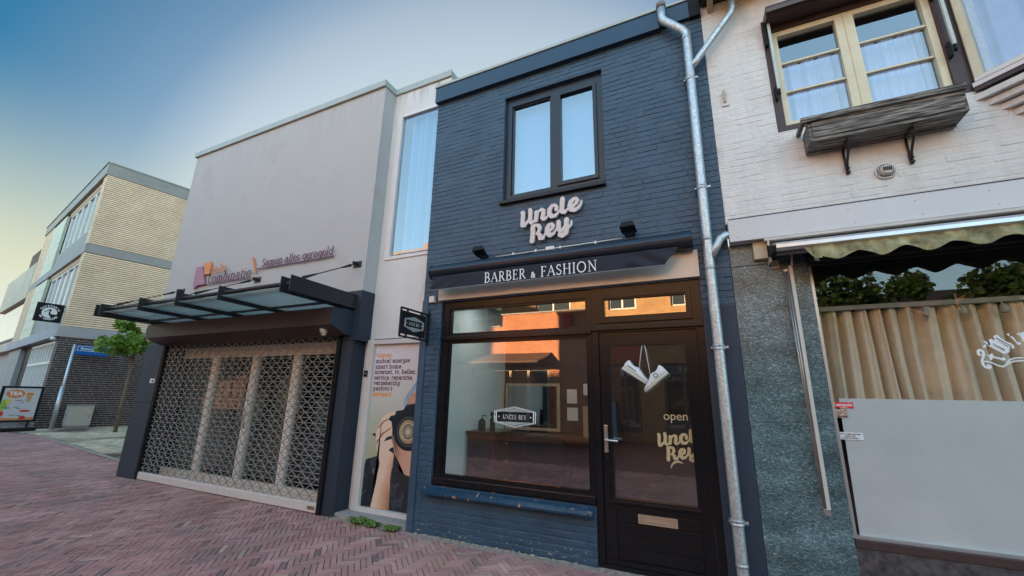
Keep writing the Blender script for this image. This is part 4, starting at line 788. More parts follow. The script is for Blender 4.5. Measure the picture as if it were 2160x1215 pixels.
# glazed shop doors behind the shutter
SD = thing('shop_doors', 'white framed glass shop doors behind the closed lattice shutter', 'shop doors', (-6.7, .35, 0))
wd = M('door_white', (.80, .77, .70), .45, var=.05)
posts = [-8.98, -7.87, -6.78, -5.78, -4.62]
bm = BM(); hs = []
for a, b in zip(posts, posts[1:]): hs.append((a+.07, b-.07, .15, 2.02))
slab(bm, -9.05, -4.50, .0, 2.2, hs, .33, .40); obj('frame', bm, wd, SD)
tele_glass = glass('tele_glass', .06, (.75, .8, .78), wav=.02)
for a, b in zip(posts, posts[1:]):
    bm = BM(); quad(bm, (a+.05, .37, .13), (b-.05, .37, .13), (b-.05, .37, 2.04), (a+.05, .37, 2.04)); obj('pane', bm, tele_glass, SD)
bm = BM(); tube(bm, [(-6.72, .31, .9), (-6.72, .27, .93), (-6.72, .27, 1.3), (-6.72, .31, 1.33)], .012, 8); obj('handle', bm, silver, SD)
# things seen dimly in the phone shop
for k, (x, z, w, h, c) in enumerate(((-8.3, .1, .8, 1.0, (.08, .10, .09)), (-7.2, .1, .7, 1.3, (.12, .11, .09)), (-6.2, .1, .5, .9, (.05, .07, .09)), (-5.2, .1, .6, 1.1, (.10, .06, .04)))):
    t = thing('display_stand', ('low grey display stand behind the leftmost shop door pane', 'tall beige display stand behind the second shop door pane', 'short bluish display stand behind the third shop door pane', 'brown display stand behind the rightmost shop door pane')[k], 'display stand', (x, 1.1, 0), group='display stands in the phone shop')
    bm = BM(); box(bm, x, x+w, 1.0, 1.3, .03, z+h*.8, .01); obj('base', bm, M('disp%d' % k, c, .6, var=.4), t)
    bm = BM(); box(bm, x+.05, x+w-.05, 1.1, 1.15, z+h*.8, z+h+.35, .01); obj('board', bm, M('dispb%d' % k, tuple(v*2.4 for v in c), .6, var=.6, scale=9), t)
# roller shutter
SH = thing('roller_shutter', 'closed steel lattice shutter with white bottom rail in front of shop doors', 'shutter', (-6.7, 0, 0))
steel = M('shutter_steel', (.34, .345, .32), .4, metal=.35, var=.15)
bm = BM(); PT, RH = .19, .0675; xa, xb = -8.80, -4.575; z0 = .118; rows = int((2.22-z0)/RH)+1
for k in range(rows):
    z = z0+RH*k
    if k: tube(bm, [(xa, .022, z), (xb, .022, z)], .0042, 6, caps=False)
    if z+RH > 2.24: continue
    nT = int((xb-xa)/PT)+1
    for i in range(nT):
        c = xb-PT*(i+.5)
        if c-PT/2 < xa-.02: continue
        dz0, dz1 = (z, z+RH)
        if k % 2 == 0:  # lower half: V opening up
            bar(bm, (c, .017, dz0), (c-PT/2, .017, dz1), .010, .007); bar(bm, (c, .027, dz0), (c+PT/2, .027, dz1), .010, .007)
        else:
            bar(bm, (c-PT/2, .017, dz0), (c, .017, dz1), .010, .007); bar(bm, (c+PT/2, .027, dz0), (c, .027, dz1), .010, .007)
la = obj('lattice', bm, steel, SH)
bm = BM(); box(bm, -8.83, -4.57, -.005, .035, .012, .112, .006); box(bm, -8.82, -4.58, .0, .03, .10, .125, .003); obj('bottom_rail', bm, M('rail_white', (.58, .56, .53), .4, var=.07, stain=((.3, .22, .15), 9, .66, .05, None)), SH)
bm = BM(); box(bm, -4.74, -4.62, -.012, -.005, .045, .085, .002); tube(bm, [(-4.73, -.02, .06), (-4.68, -.02, .08), (-4.64, -.02, .06)], .006, 6); obj('rail_lock', bm, M('rusty_metal', (.22, .16, .12), .7, var=.4, scale=80), SH)
bm = BM(); box(bm, -4.568, -4.503, -.03, .045, 0, 2.21, .004); obj('guide_rail', bm, black_gloss, SH)
bm = BM(); box(bm, -8.838, -8.80, -.02, .045, 0, 2.21, .004); obj('guide_rail', bm, black_gloss, SH)
bm = BM(); prism(bm, [(0, 2.555), (-.35, 2.54), (-.352, 2.315), (-.10, 2.215), (0, 2.215)], -8.82, -4.37, 'YZ'); hb = obj('shutter_housing', bm, M('housing_metal', (.055, .034, .026), .38, spec=.15, var=.06), SH)
bm = BM(); prism(bm, [(0, 2.557), (-.353, 2.542), (-.355, 2.313), (-.10, 2.212), (0, 2.212)], -4.37, -4.345, 'YZ'); obj('end_plate', bm, navy_block, hb)
# canopy
CN = thing('glass_canopy', 'flat glass canopy on black steel fins over the shutter', 'canopy', (-6.7, -.5, 2.65))
fin = M('black_steel', (.018, .020, .024), .45, var=.15)
for x in (-8.99, -8.83, -7.65, -6.67, -5.69, -4.485, -4.315):
    bm = BM(); prism(bm, [(-.003, 2.58), (-.003, 2.77), (-1.03, 2.785), (-1.03, 2.595)], x-.006, x+.006, 'YZ'); obj('fin', bm, fin, CN)
bm = BM(); tube(bm, [(-8.97, -.93, 2.715), (-4.33, -.93, 2.715)], .028, 14); obj('front_tube', bm, fin, CN)
bm = BM(); box(bm, -8.99, -4.32, -.05, -.004, 2.585, 2.625); box(bm, -8.98, -4.32, -.40, -.36, 2.585, 2.61); obj('rear_rail', bm, fin, CN)
gl = glass('canopy_glass', .04, (.65, .72, .7), diffuse=(.34, .41, .37), dfac=.85, rough=.15, trans=True)
for a, b in ((-8.82, -7.66), (-7.64, -6.68), (-6.66, -5.70), (-5.68, -4.495)):
    bm = BM(); quad(bm, (a, -1.0, 2.655), (b, -1.0, 2.655), (b, -.05, 2.63), (a, -.05, 2.63)); obj('glass_panel', bm, gl, CN)
for xw, xf in ((-8.72, -8.91), (-6.56, -6.67), (-4.385, -4.40)):
    bm = BM(); a = Vector((xw, -.03, 3.225)); b = Vector((xf, -.86, 2.79)); d = (b-a).normalized()
    tube(bm, [a, b], .007, 8); tube(bm, [a+d*.10, a+d*.26], .018, 10, radii=[.022, .011]); tube(bm, [b-d*.26, b-d*.06], .018, 10, radii=[.011, .022])
    rod = obj('tie_rod', bm, fin, CN)
    bm = BM(); box(bm, xw-.075, xw+.075, -.012, 0, 3.18, 3.27, .002); box(bm, xw-.01, xw+.01, -.09, -.012, 3.195, 3.25); obj('wall_plate', bm, fin, rod)
# sign lettering of the phone shop
purple = M('sign_purple', (.16, .045, .085), .5, var=.08); orange = M('sign_orange', (.62, .22, .06), .5, var=.06); lilac = M('sign_lilac', (.33, .13, .20), .45, var=.03)
TS = thing('shop_sign', 'raised sign with purple and orange shapes reading tele combinatie', 'shop sign', (-7.6, 0, 3.4))
bm = BM(); prism(bm, TP, -.045, -.02); obj('purple_shape', bm, lilac, TS)
bm = BM(); prism(bm, TO, -.047, -.02); obj('orange_shape', bm, orange, TS)
bm = BM(); low_text(bm, 'tele', -7.87, 3.46, .10, -.049, -.040, width=.44, cell=.0042, w=.075); obj('lettering', bm, orange, TS)
bm = BM(); low_text(bm, 'combinatie', -7.90, 3.287, .112, -.045, -.036, width=1.17, cell=.0042, w=.066); box(bm, -8.0, -6.72, -.035, -.02, 3.268, 3.276); obj('lettering', bm, purple, TS)
T2 = thing('shop_sign', 'raised purple slogan reading Samen alles geregeld after an orange slash', 'shop sign', (-5.6, 0, 3.4))
bm = BM(); prism(bm, [(-6.77, 3.62), (-6.735, 3.625), (-6.59, 3.345), (-6.60, 3.325)], -.04, -.02); obj('slash', bm, orange, T2)
bm = BM(); low_text(bm, 'Samen alles geregeld', -6.48, 3.428, .086, -.045, -.036, width=1.61, cell=.0036, w=.068); box(bm, -6.60, -4.86, -.035, -.02, 3.400, 3.412); obj('lettering', bm, purple, T2)
# dome lamp and camera
def domecam(x, z, lab, cat, name):
    t = thing(name, lab, cat, (x, -.25, z))
    bm = BM(); lathe(bm, [(.052, 0), (.052, -.02), (.047, -.035)], 22, (x, -.22, z+.05)); obj('base', bm, white_smooth, t)
    bm = BM(); lathe(bm, [(.046, .015), (.045, .0), (.036, -.028), (.02, -.042), (.003, -.046)], 22, (x, -.22, z)); obj('dome', bm, M('dome_white', (.62, .6, .5), .2), t)
    bm = BM(); lathe(bm, [(.014, 0), (.012, .012)], 12, (x, -.262, z-.012), 'Y'); obj('lens', bm, black_m, t)
domecam(-4.62, 2.235, 'round white dome camera under the right end of the shutter housing', 'dome camera', 'dome_camera')
domecam(-8.95, 2.30, 'round white dome camera above the left navy pillar', 'dome camera', 'dome_camera')
bm = BM(); box(bm, -9.0, -8.87, -.052, -.03, 1.565, 1.64, .004); kb = obj('key_switch', bm, white_smooth); tag(kb, 'small white key switch plate on the left navy pillar', 'key switch')
bm = BM(); box(bm, -8.93, -8.89, -.058, -.052, 1.585, 1.615); obj('switch_face', bm, black_m, kb)
HN = thing('house_number', 'black house number plate reading 16 on white door jamb', 'house number', (-4.215, .19, 1.74)); bm = BM(); box(bm, -4.235, -4.165, .185, .20, 1.68, 1.76, .002); obj('plate', bm, black_m, HN)
text('lettering', '16', M('dim_grey', (.25, .25, .25), .6), HN, (-4.2, .183, 1.72), .05)
# poster
PO = thing('poster', 'tall advertising poster of a person holding a camera with slab lettering', 'poster', (-3.65, .24, .1))
pm = bpy.data.materials.new('poster_print'); pm.use_nodes = True; nt = pm.node_tree; b = nt.nodes['Principled BSDF']; b.inputs['Roughness'].default_value = .35
tc = nt.nodes.new('ShaderNodeTexCoord'); sx = nt.nodes.new('ShaderNodeSeparateXYZ'); nt.links.new(tc.outputs['Generated'], sx.inputs[0]); rp = nt.nodes.new('ShaderNodeValToRGB'); nt.links.new(sx.outputs['Z'], rp.inputs[0]); nt.links.new(rp.outputs[0], b.inputs['Base Color'])
rp.color_ramp.elements[0].color = (.36, .38, .25, 1); rp.color_ramp.elements[0].position = .25; rp.color_ramp.elements[1].color = (.68, .69, .74, 1); rp.color_ramp.elements[1].position = .92
e = rp.color_ramp.elements.new(.5); e.color = (.44, .46, .38, 1)
bm = BM(); box(bm, -4.104, -3.205, .236, .246, .107, 2.108); bk = obj('print', bm, pm, PO)
def pos(n, key, y, mat, pts=None):
    bm = BM(); P_ = [(min(max(a, -4.10), -3.206), min(max(c, .11), 2.1)) for a, c in (pts or POSTER[key])]
    f = bm.faces.new([bm.verts.new((a, y, c)) for a, c in P_]); bmesh.ops.triangulate(bm, faces=[f]); return obj(n, bm, mat, bk)
def gradmat(name, stops, x0, x1, zk=0, noise=.12, sc=6, rough=.4):
    m = bpy.data.materials.new(name); m.use_nodes = True; nt = m.node_tree; N = nt.nodes; L = nt.links; b = N['Principled BSDF']; b.inputs['Roughness'].default_value = rough
    g = N.new('ShaderNodeNewGeometry'); s_ = N.new('ShaderNodeSeparateXYZ'); L.new(g.outputs['Position'], s_.inputs[0])
    n = N.new('ShaderNodeTexNoise'); n.inputs['Scale'].default_value = sc; n.inputs['Detail'].default_value = 5; L.new(g.outputs['Position'], n.inputs['Vector'])
    a = N.new('ShaderNodeMath'); a.operation = 'MULTIPLY_ADD'; a.inputs[1].default_value = zk; L.new(s_.outputs['Z'], a.inputs[0]); L.new(s_.outputs['X'], a.inputs[2])
    mr = N.new('ShaderNodeMapRange'); mr.inputs['From Min'].default_value = x0; mr.inputs['From Max'].default_value = x1; L.new(a.outputs[0], mr.inputs['Value'])
    c = N.new('ShaderNodeMath'); c.operation = 'MULTIPLY_ADD'; c.inputs[1].default_value = noise*2; c.inputs[2].default_value = -noise; L.new(n.outputs[0], c.inputs[0])
    d = N.new('ShaderNodeMath'); d.operation = 'ADD'; L.new(mr.outputs[0], d.inputs[0]); L.new(c.outputs[0], d.inputs[1])
    r = N.new('ShaderNodeValToRGB'); L.new(d.outputs[0], r.inputs[0]); e = r.color_ramp.elements
    while len(e) < len(stops): e.new(.5)
    for q, (p_, cc) in zip(e, stops): q.position = p_
    for q, (p_, cc) in zip(e, stops): q.color = (*cc, 1)
    L.new(r.outputs[0], b.inputs['Base Color']); return m
arm_print = gradmat('print_arm', [(0, (.72, .55, .42)), (.22, (.66, .42, .29)), (.6, (.52, .27, .16)), (1, (.22, .09, .05))], -3.93, -3.66, zk=-.28+.0, noise=.16)
face_print = gradmat('print_face', [(0, (.25, .11, .07)), (.35, (.58, .33, .22)), (1, (.66, .44, .33))], -3.66, -3.34, noise=.22)
skin = M('print_skin', (.60, .33, .21), .4, var=.22, scale=5, col2=(.66, .42, .30)); jk = gradmat('print_jacket', [(0, (.008, .012, .02)), (.5, (.014, .022, .032)), (.62, (.06, .08, .10)), (.7, (.016, .022, .03)), (1, (.03, .03, .035))], -4.3, -3.0, zk=.6, noise=.7, sc=9); cam_b = M('print_camera', (.015, .025, .035), .35, var=.3, scale=12)
pos('printed_hair', 'hair', .2350, M('print_hair', (.22, .36, .52), .4, var=.3, scale=6, col2=(.3, .42, .55)))
pos('printed_face', 'face2', .2346, skin); pos('printed_jacket', 'jacket', .2342, jk); pos('printed_face', 'face', .2338, face_print)
pos('printed_jacket', 'top_dark', .2334, jk); pos('printed_arm', 'arm', .2330, arm_print); pos('printed_camera', 'body', .2326, cam_b)
for k_ in ('gap1', 'gap2', 'gap3'): pos('printed_shadow', k_, .2322, cam_b)
for k_ in ('f1', 'f2'): pos('printed_crease', k_, .2322, M('print_crease', (.22, .09, .06), .4))
for k_ in ('wr', 'wr2', 'wr3'): pos('printed_fold', k_, .2322, M('print_fold', (.10, .13, .17), .4, var=.4, scale=20))
def rcirc(r, cx=-3.447, cz=1.015): return [(cx+r*math.cos(a*math.pi/20), cz+r*math.sin(a*math.pi/20)) for a in range(40)]
for i, (r, c) in enumerate(((.222, (.010, .018, .026)), (.178, (.07, .08, .08)), (.160, (.02, .025, .03)), (.142, (.36, .27, .18)), (.112, (.48, .40, .30)), (.088, (.10, .09, .06)), (.072, (.30, .29, .20)), (.035, (.55, .52, .38)))):
    pos('printed_lens_ring', None, .2319-i*.0003, M('lens%d' % i, c, .4, var=.2, scale=18), rcirc(r))
plet = M('print_purple', (.10, .02, .06), .5, var=.02); olet = M('print_orange', (.72, .27, .05), .5, var=.02)
lines = [('Samen', 1.955, .262, olet), ('mobiel\\energie\\', 1.88, .595, plet), ('smart home\\', 1.805, .465, plet), ('internet, tv, bellen\\', 1.735, .695, plet), ('service, reparatie,', 1.662, .645, plet), ('verzekering\\', 1.592, .465, plet), ("pasfoto's\\", 1.522, .35, plet), ('geregeld', 1.45, .31, olet)]
bp_, bo = BM(), BM()
for s, z, w, m_ in lines:
    low_text(bp_ if m_ is plet else bo, s, -4.085, z-.016, .034, .2352, None, width=w, slant=.08, cell=.0038, w=.15, track=.16, only=False)
    if '\\' in s: low_text(bo, s, -4.085, z-.016, .034, .2352, None, width=w, slant=.08, cell=.0038, w=.15, track=.16, only=True)
obj('lettering', bp_, plet, bk); obj('lettering', bo, olet, bk)
# weeds
def weed(x, y, n, s, lab, seed):
    rn = random.Random(seed); bm = BM()
    for _ in range(n):
        a = rn.uniform(0, 6.28); l = s*rn.uniform(.5, 1); w = .005+.006*rn.random(); c = Vector((x+rn.gauss(0, s*.45), y+rn.gauss(0, s*.22), 0)); d = Vector((math.cos(a), math.sin(a), 0)); sd = Vector((-d.y, d.x, 0))*w
        p1 = c+d*l*.4+Vector((0, 0, l*.55)); p2 = c+d*l*.8+Vector((0, 0, l*.6)); p3 = c+d*l+Vector((0, 0, l*.35))
        v = [bm.verts.new(q) for q in (c, p1-sd, p1+sd, p2-sd*1.6, p2+sd*1.6, p3)]
        bm.faces.new((v[0], v[1], v[2])); bm.faces.new((v[1], v[3], v[4], v[2])); bm.faces.new((v[3], v[5], v[4]))
    tag(obj('weed', bm, M('weed_green', (.10, .19, .035), .6, var=.35, scale=40)), lab, 'weed')
weed(-3.86, -.02, 150, .10, 'largest green weed tuft at the stone step under the poster', 1)
weed(-3.64, -.04, 120, .085, 'green weed tuft between the largest tuft and navy corner', 2)
weed(-3.36, -.05, 110, .075, 'green weed tuft against the corner of the navy wall', 3)
weed(-4.30, .02, 40, .035, 'tiny weed beside the foot of the right shutter pillar', 4)
# ============================================================ white painted building on the right
Wt = thing('white_building', 'white painted brick building with timber windows above a marble-clad shopfront', 'building', (2.2, 0, 0))
winH = (.775, 2.135, 3.90, 5.18)
bm = BM(); slab(bm, .252, 2.7, 3.06, 5.62, [winH], .0, .22); bricks(bm, .252, 2.7, 3.075, 5.52, [winH, (1.395, 1.533, 3.265, 3.40)], 0, proud=.0022, jit=.0020, ch=.008, j=.004, bh=.058, rnd=random.Random(31))
box(bm, 2.7, 5, -.4, .2, 3.06, 5.6)
obj('wall', bm, white_paint, Wt)
marble = bpy.data.materials.new('green_marble'); marble.use_nodes = True; nt = marble.node_tree; N = nt.nodes; L = nt.links; b = N['Principled BSDF']; b.inputs['Roughness'].default_value = .3
g = N.new('ShaderNodeNewGeometry'); mp = N.new('ShaderNodeMapping'); mp.inputs['Scale'].default_value = (1, 1, 2.6); mp.inputs['Rotation'].default_value = (0, .25, 0); L.new(g.outputs['Position'], mp.inputs[0])
n1 = N.new('ShaderNodeTexNoise'); n1.inputs['Scale'].default_value = 42; n1.inputs['Detail'].default_value = 8; n1.inputs['Roughness'].default_value = .75; n1.inputs['Distortion'].default_value = 1.2; L.new(mp.outputs[0], n1.inputs['Vector'])
r1 = N.new('ShaderNodeValToRGB'); L.new(n1.outputs[0], r1.inputs[0]); E_ = r1.color_ramp.elements; E_[0].position = .36; E_[0].color = (.016, .036, .044, 1); E_[1].position = .72; E_[1].color = (.5, .66, .72, 1)
e = E_.new(.52); e.color = (.075, .130, .142, 1)
n2 = N.new('ShaderNodeTexNoise'); n2.inputs['Scale'].default_value = 2.5; n2.inputs['Detail'].default_value = 4; L.new(mp.outputs[0], n2.inputs['Vector'])
mr = N.new('ShaderNodeMapRange'); mr.inputs['From Min'].default_value = .3; mr.inputs['From Max'].default_value = .7; mr.inputs['To Min'].default_value = .6; mr.inputs['To Max'].default_value = 1.5; L.new(n2.outputs[0], mr.inputs['Value'])
mx = N.new('ShaderNodeMix'); mx.data_type = 'RGBA'; mx.blend_type = 'MULTIPLY'; mx.inputs['Factor'].default_value = 1; L.new(r1.outputs[0], mx.inputs[6]); L.new(mr.outputs[0], mx.inputs[7]); L.new(mx.outputs[2], b.inputs['Base Color'])
bm = BM(); box(bm, .254, .83, .0, .2, 0, 1.30, .002); box(bm, .254, .83, .0, .2, 1.303, 2.635, .002); box(bm, .254, .83, -.002, .2, 2.640, 2.842, .002); obj('marble_pier', bm, marble, Wt)
bm = BM(); box(bm, .83, 5, .0, .2, 0, .455, .002); obj('stone_plinth', bm, M('dark_marble', (.035, .032, .034), .4, var=.7, scale=14, col2=(.075, .068, .07)), Wt)
bm = BM(); box(bm, .832, 5, -.008, .2, .457, .512, .003); obj('timber_sill', bm, brown, Wt)
bm = BM(); box(bm, .262, 5, -.112, .02, 2.842, 3.052, .003)
for i, x in enumerate([.30, .72, 1.14, 1.56, 1.98, 2.4]):
    for z, dx in ((3.0, 0), (2.885, .03)): lathe(bm, [(.007, .112), (.005, .116)], 8, (x+dx, 0, z), 'Y')
obj('fascia_board', bm, M('fascia_white', (.55, .55, .56), .4, var=.04, scale=2), Wt)
bm = BM(); box(bm, .27, 5, -.105, -.02, 3.054, 3.066); obj('fascia_cap', bm, brown, Wt)
# shop window
bm = BM(); slab(bm, .832, 5, .514, 2.62, [(.852, 4.9, .535, 2.60)], .01, .06); rw = obj('shop_window', bm, alu, Wt)
bm = BM(); quad(bm, (.85, .035, .53), (5, .035, .53), (5, .035, 2.6), (.85, .035, 2.6)); obj('pane', bm, glass('window_right', .08, (.95, .97, .97), wav=.006), rw)
bm = BM(); quad(bm, (.875, .039, .535), (5, .039, .535), (5, .039, 1.497), (.89, .039, 1.497)); fm = M('frosted_film', (.50, .53, .535), .6, var=.05, scale=1.3, col2=(.55, .575, .57), stain=((.44, .48, .50), 1.1, .55, .3, None)); obj('frosted_film', bm, fm, rw)  # stain tones paint a soft, blurry shadow into the film
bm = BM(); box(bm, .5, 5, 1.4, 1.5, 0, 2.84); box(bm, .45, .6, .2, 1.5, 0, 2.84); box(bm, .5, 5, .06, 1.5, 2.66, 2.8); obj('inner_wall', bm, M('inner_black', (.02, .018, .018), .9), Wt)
bm = BM(); box(bm, .5, 5, .2, 5.0, 3.0, 3.05); box(bm, .6, 5, 4.9, 5, 3.05, 5.6); box(bm, .25, 5, .0, 5, 5.62, 5.7); obj('upper_floor', bm, dark_in, Wt)
vs = []; fs = []; n = 420; rn = random.Random(8)
for i in range(n+1):
    x = .90+3.2*i/n; ph = x*2*math.pi/.115; y = .36+.06*(1-2*abs(math.sin(ph/2+.8*math.sin(x*5)+.4*math.sin(x*13)))**.6)+.010*math.sin(ph*2.1+1)
    for k, z in enumerate((1.45, 1.85, 2.235)): vs.append((x+.012*math.sin(k+x*11), y*(1 if k == 2 else 1.03), z))
for i in range(n):
    for k in range(2): fs.append((3*i+k, 3*i+3+k, 3*i+4+k, 3*i+k+1))
cu = mesh_obj('curtain', vs, fs, M('tan_curtain', (.62, .53, .40), .85, var=.08, scale=14), None, smooth=True); tag(cu, 'pleated tan curtain hanging behind the clear top of the right shop window', 'curtain')
RL = thing('curtain_rail', 'grey curtain rail with small spotlights inside the right shop window', 'rail', (2, .3, 2.25))
bm = BM(); box(bm, .88, 4.2, .27, .30, 2.235, 2.275, .003); obj('rail', bm, M('rail_grey', (.22, .23, .21), .5), RL)
for x in (1.60, 1.82, 2.05, 2.3, 2.6):
    bm = BM(); lathe(bm, [(.016, .035), (.024, 0), (.024, -.03), (.018, -.034)], 14, (x, .25, 2.18)); tube(bm, [(x, .25, 2.21), (x, .27, 2.24)], .005, 6); obj('spotlight', bm, M('spot_grey', (.30, .30, .28), .4), RL)
# window lettering
LG = thing('window_lettering', 'white gothic lettering with scroll flourish on right shop window', 'lettering', (1.9, .03, 1.75))
bm = BM(); sdf_mesh(bm, GW, .0018, .031, .0325); obj('scroll', bm, white_let, LG)
bm = BM()
for k_ in ('t', 'apos', 'dot', 'i', 'n', 'W'):
    f = bm.faces.new([bm.verts.new((a, .0312, c)) for a, c in GF[k_]]); bmesh.ops.triangulate(bm, faces=[f])
obj('letters', bm, white_let, LG)
bm = BM()
for k_ in ('c1', 'c2', 'c3', 'c4'): bm.faces.new([bm.verts.new((a, .0303, c)) for a, c in GF[k_]])
obj('letter_strokes', bm, M('stroke_brown', (.08, .05, .03), .6), LG)
# stickers
bm = BM(); box(bm, .842, .972, .0325, .0345, 1.425, 1.468); s = obj('sticker', bm, M('sticker_red', (.62, .012, .03), .35, var=.03)); tag(s, 'red sticker with white script lettering on right shop window', 'sticker')
text('lettering', 'Lamarits', white_let, s, (.907, .0320, 1.449), .034, shear=.25, offset=.0006); bm = BM(); sdf_mesh(bm, [[(.885, 1.432, .001), (.91, 1.429, .002), (.94, 1.434, .001)]], .0008, .0318, None); obj('swash', bm, white_let, s)
bm = BM(); box(bm, .856, .928, .0325, .0345, 1.352, 1.417); s = obj('sticker', bm, M('sticker_tan', (.40, .24, .15), .4, var=.3, scale=25, col2=(.5, .42, .38))); tag(s, 'small tan sticker with dark scroll marks below the red sticker', 'sticker')
bm = BM(); sdf_mesh(bm, [[(.864, 1.398, .0015), (.874, 1.386, .003), (.888, 1.384, .003), (.898, 1.394, .0015)], [(.889, 1.402, .004), (.896, 1.402, .003)], [(.908, 1.40, .004), (.914, 1.402, .003)], [(.908, 1.385, .004), (.915, 1.381, .003)]], .001, .0318, None); obj('marks', bm, M('sticker_dark', (.05, .02, .015), .5), s)
text('lettering', 'Goodstep', MATS['sticker_dark'], s, (.892, .0320, 1.363), .016, offset=.0004)
bm = BM(); box(bm, .846, 1.0, .0325, .0345, 1.192, 1.245); s = obj('notice', bm, M('notice_white', (.66, .70, .74), .5, var=.02)); tag(s, 'white notice strip with three lines of black capitals on window', 'notice')
for k, t_ in enumerate(('WILT U GEEN FIETSEN', 'TEGEN HET', 'RAAM PLAATSEN')): text('lettering', t_, black_m, s, (.918, .0320, 1.232-.0145*k), .0135, offset=.0002)
# right awning
A2 = thing('awning', 'rolled-up silver awning with mossy olive scalloped valance', 'awning', (2, -.1, 2.75))
bm = BM(); prism(bm, [(-.285, 2.655), (-.325, 2.672), (-.325, 2.70), (-.30, 2.722), (-.03, 2.815), (-.03, 2.80), (-.27, 2.69)], .575, 5, 'YZ'); obj('front_bar', bm, M('awning_silver', (.58, .60, .62), .3, metal=.6, var=.05), A2)
bm = BM(); box(bm, .525, 5, -.112, -.005, 2.818, 2.840); obj('mounting_board', bm, M('board_cream', (.5, .47, .42), .5), A2)
bm = BM(); tube(bm, [(.59, -.20, 2.675), (5, -.20, 2.675)], .033, 14); obj('roller', bm, M('roller_grey', (.20, .19, .19), .45), A2)
bm = BM(); prism(bm, [(-.30, 2.65), (-.31, 2.70), (-.05, 2.79), (-.04, 2.67)], .545, .573, 'YZ'); obj('end_cap', bm, black_m, A2)
bm = BM(); box(bm, .565, .625, -.014, 0, 2.585, 2.66, .002); lathe(bm, [(.010, .014), (.008, .02)], 10, (.595, 0, 2.61), 'Y'); box(bm, .545, .56, -.12, 0, 2.62, 2.82); obj('bracket', bm, M('bracket_cream', (.48, .42, .32), .5), A2)
vs = []; fs = []; n = 300; m_ = 8
for i in range(n+1):
    x = .755+3.0*i/n; s_ = (x-.866)/.273; zb = 2.560-.026*math.cos(2*math.pi*(s_-.35)) if x > .866 else 2.556-(.866-x)*0
    if x < .83: zb = 2.532+(abs(x-.805))*.9
    for k in range(m_+1):
        v = k/m_; z = zb+(2.672-zb)*v; top = .0
        xx = x+(0 if x > .95 else (1-v)*0); 
        if v < 1 and x < .81: xx = x+(1-v)*.045
        vs.append((xx, -.295-.02*(1-v)+.009*math.sin(x*31+v*4)*(1-v)+.005*math.sin(x*73), z))
fs = [(i*(m_+1)+k, (i+1)*(m_+1)+k, (i+1)*(m_+1)+k+1, i*(m_+1)+k+1) for i in range(n) for k in range(m_)]
mesh_obj('valance', vs, fs, M('olive_canvas', (.17, .16, .075), .85, var=.4, scale=9, col2=(.33, .31, .17), streak=.25, bump=.3, bscale=60, stain=((.42, .41, .30), 26, .66, .05, None)), A2, smooth=True)
bm = BM(); tube(bm, [(.80, -.10, 2.56), (5, -.10, 2.56)], .010, 10); box(bm, .83, 5, -.18, -.03, 2.575, 2.66); obj('rolled_cloth', bm, M('dark_cloth', (.012, .012, .012), .95), A2)
AR = thing('crank_pole', 'long pale vertical awning pole in front of the green marble pier', 'pole', (.69, -.06, .7))
bm = BM(); box(bm, .680, .706, -.075, -.05, .70, 2.585, .003); tube(bm, [(.72, -.065, 2.72), (.705, -.063, 2.585)], .008, 8); obj('arm_profile', bm, M('arm_white', (.52, .52, .48), .35, var=.05), AR)
bm = BM(); tube(bm, [(.668, -.055, 2.54), (.672, -.055, .70)], .008, 8); tube(bm, [(.648, -.055, 2.54), (.665, -.055, .70)], .005, 8); box(bm, .640, .676, -.065, -.045, 2.535, 2.56, .003); box(bm, .66, .70, -.08, -.045, .66, .705, .003); obj('guide_rod', bm, M('rod_steel', (.36, .33, .30), .35, metal=.6), AR)
bm = BM(); box(bm, .44, .555, -.055, -.0, 2.675, 2.84, .004); jb = obj('cable_box', bm, M('box_cream', (.5, .42, .30), .45)); tag(jb, 'cream box beside the awning bracket above the green marble pier', 'cable box')
# window of the white building
WN = obj('window', (lambda b_: (slab(b_, .777, 2.133, 3.902, 5.178, [(.845, 2.02, 3.955, 5.03)], -.004, .10), b_)[1])(BM()), brown, Wt)
bm = BM(); slab(bm, .847, 2.018, 3.957, 5.028, [(.895, 1.36, 4.0, 4.975), (1.50, 1.965, 4.0, 4.975)], .02, .08); box(bm, 1.425, 1.437, .012, .02, 3.96, 5.02)
obj('frame', bm, cream, WN)
for a, b_ in ((.895, 1.36), (1.50, 1.965)):
    for z in (4.32, 4.645): bm = BM(); box(bm, a, b_, .03, .065, z, z+.02, .004); obj('glazing_bar', bm, cream, WN)
    bm = BM(); quad(bm, (a-.01, .06, 3.99), (b_+.01, .06, 3.99), (b_+.01, .06, 4.985), (a-.01, .06, 4.985)); obj('pane', bm, glass('window_white', .18, (.8, .86, .92), wav=.01), WN)
    vs = []; fs = []; n = 120
    for i in range(n+1):
        x = a-.03+(b_-a+.06)*i/n; y = .16+.012*math.sin(x*95)+.012*math.sin(x*41+2)
        vs += [(x, y, 3.93), (x, y+.0, 4.72)]
    fs = [(2*i, 2*i+2, 2*i+3, 2*i+1) for i in range(n)]
    mesh_obj('curtain', vs, fs, M('lilac_curtain', (.46, .48, .62), .85, var=.08, scale=5), WN, smooth=True)
BL = thing('roller_blind', 'folded brown and white window awning above the timber window', 'window awning', (1.4, -.08, 5.2))
bm = BM(); box(bm, .88, 2.12, -.10, -.004, 5.19, 5.265, .004); obj('head_board', bm, white_smooth, BL)
bm = BM(); prism(bm, [(-.005, 5.085), (-.17, 5.075), (-.20, 5.105), (-.20, 5.165), (-.005, 5.188)], .80, 2.10, 'YZ'); obj('roller_box', bm, brown, BL)
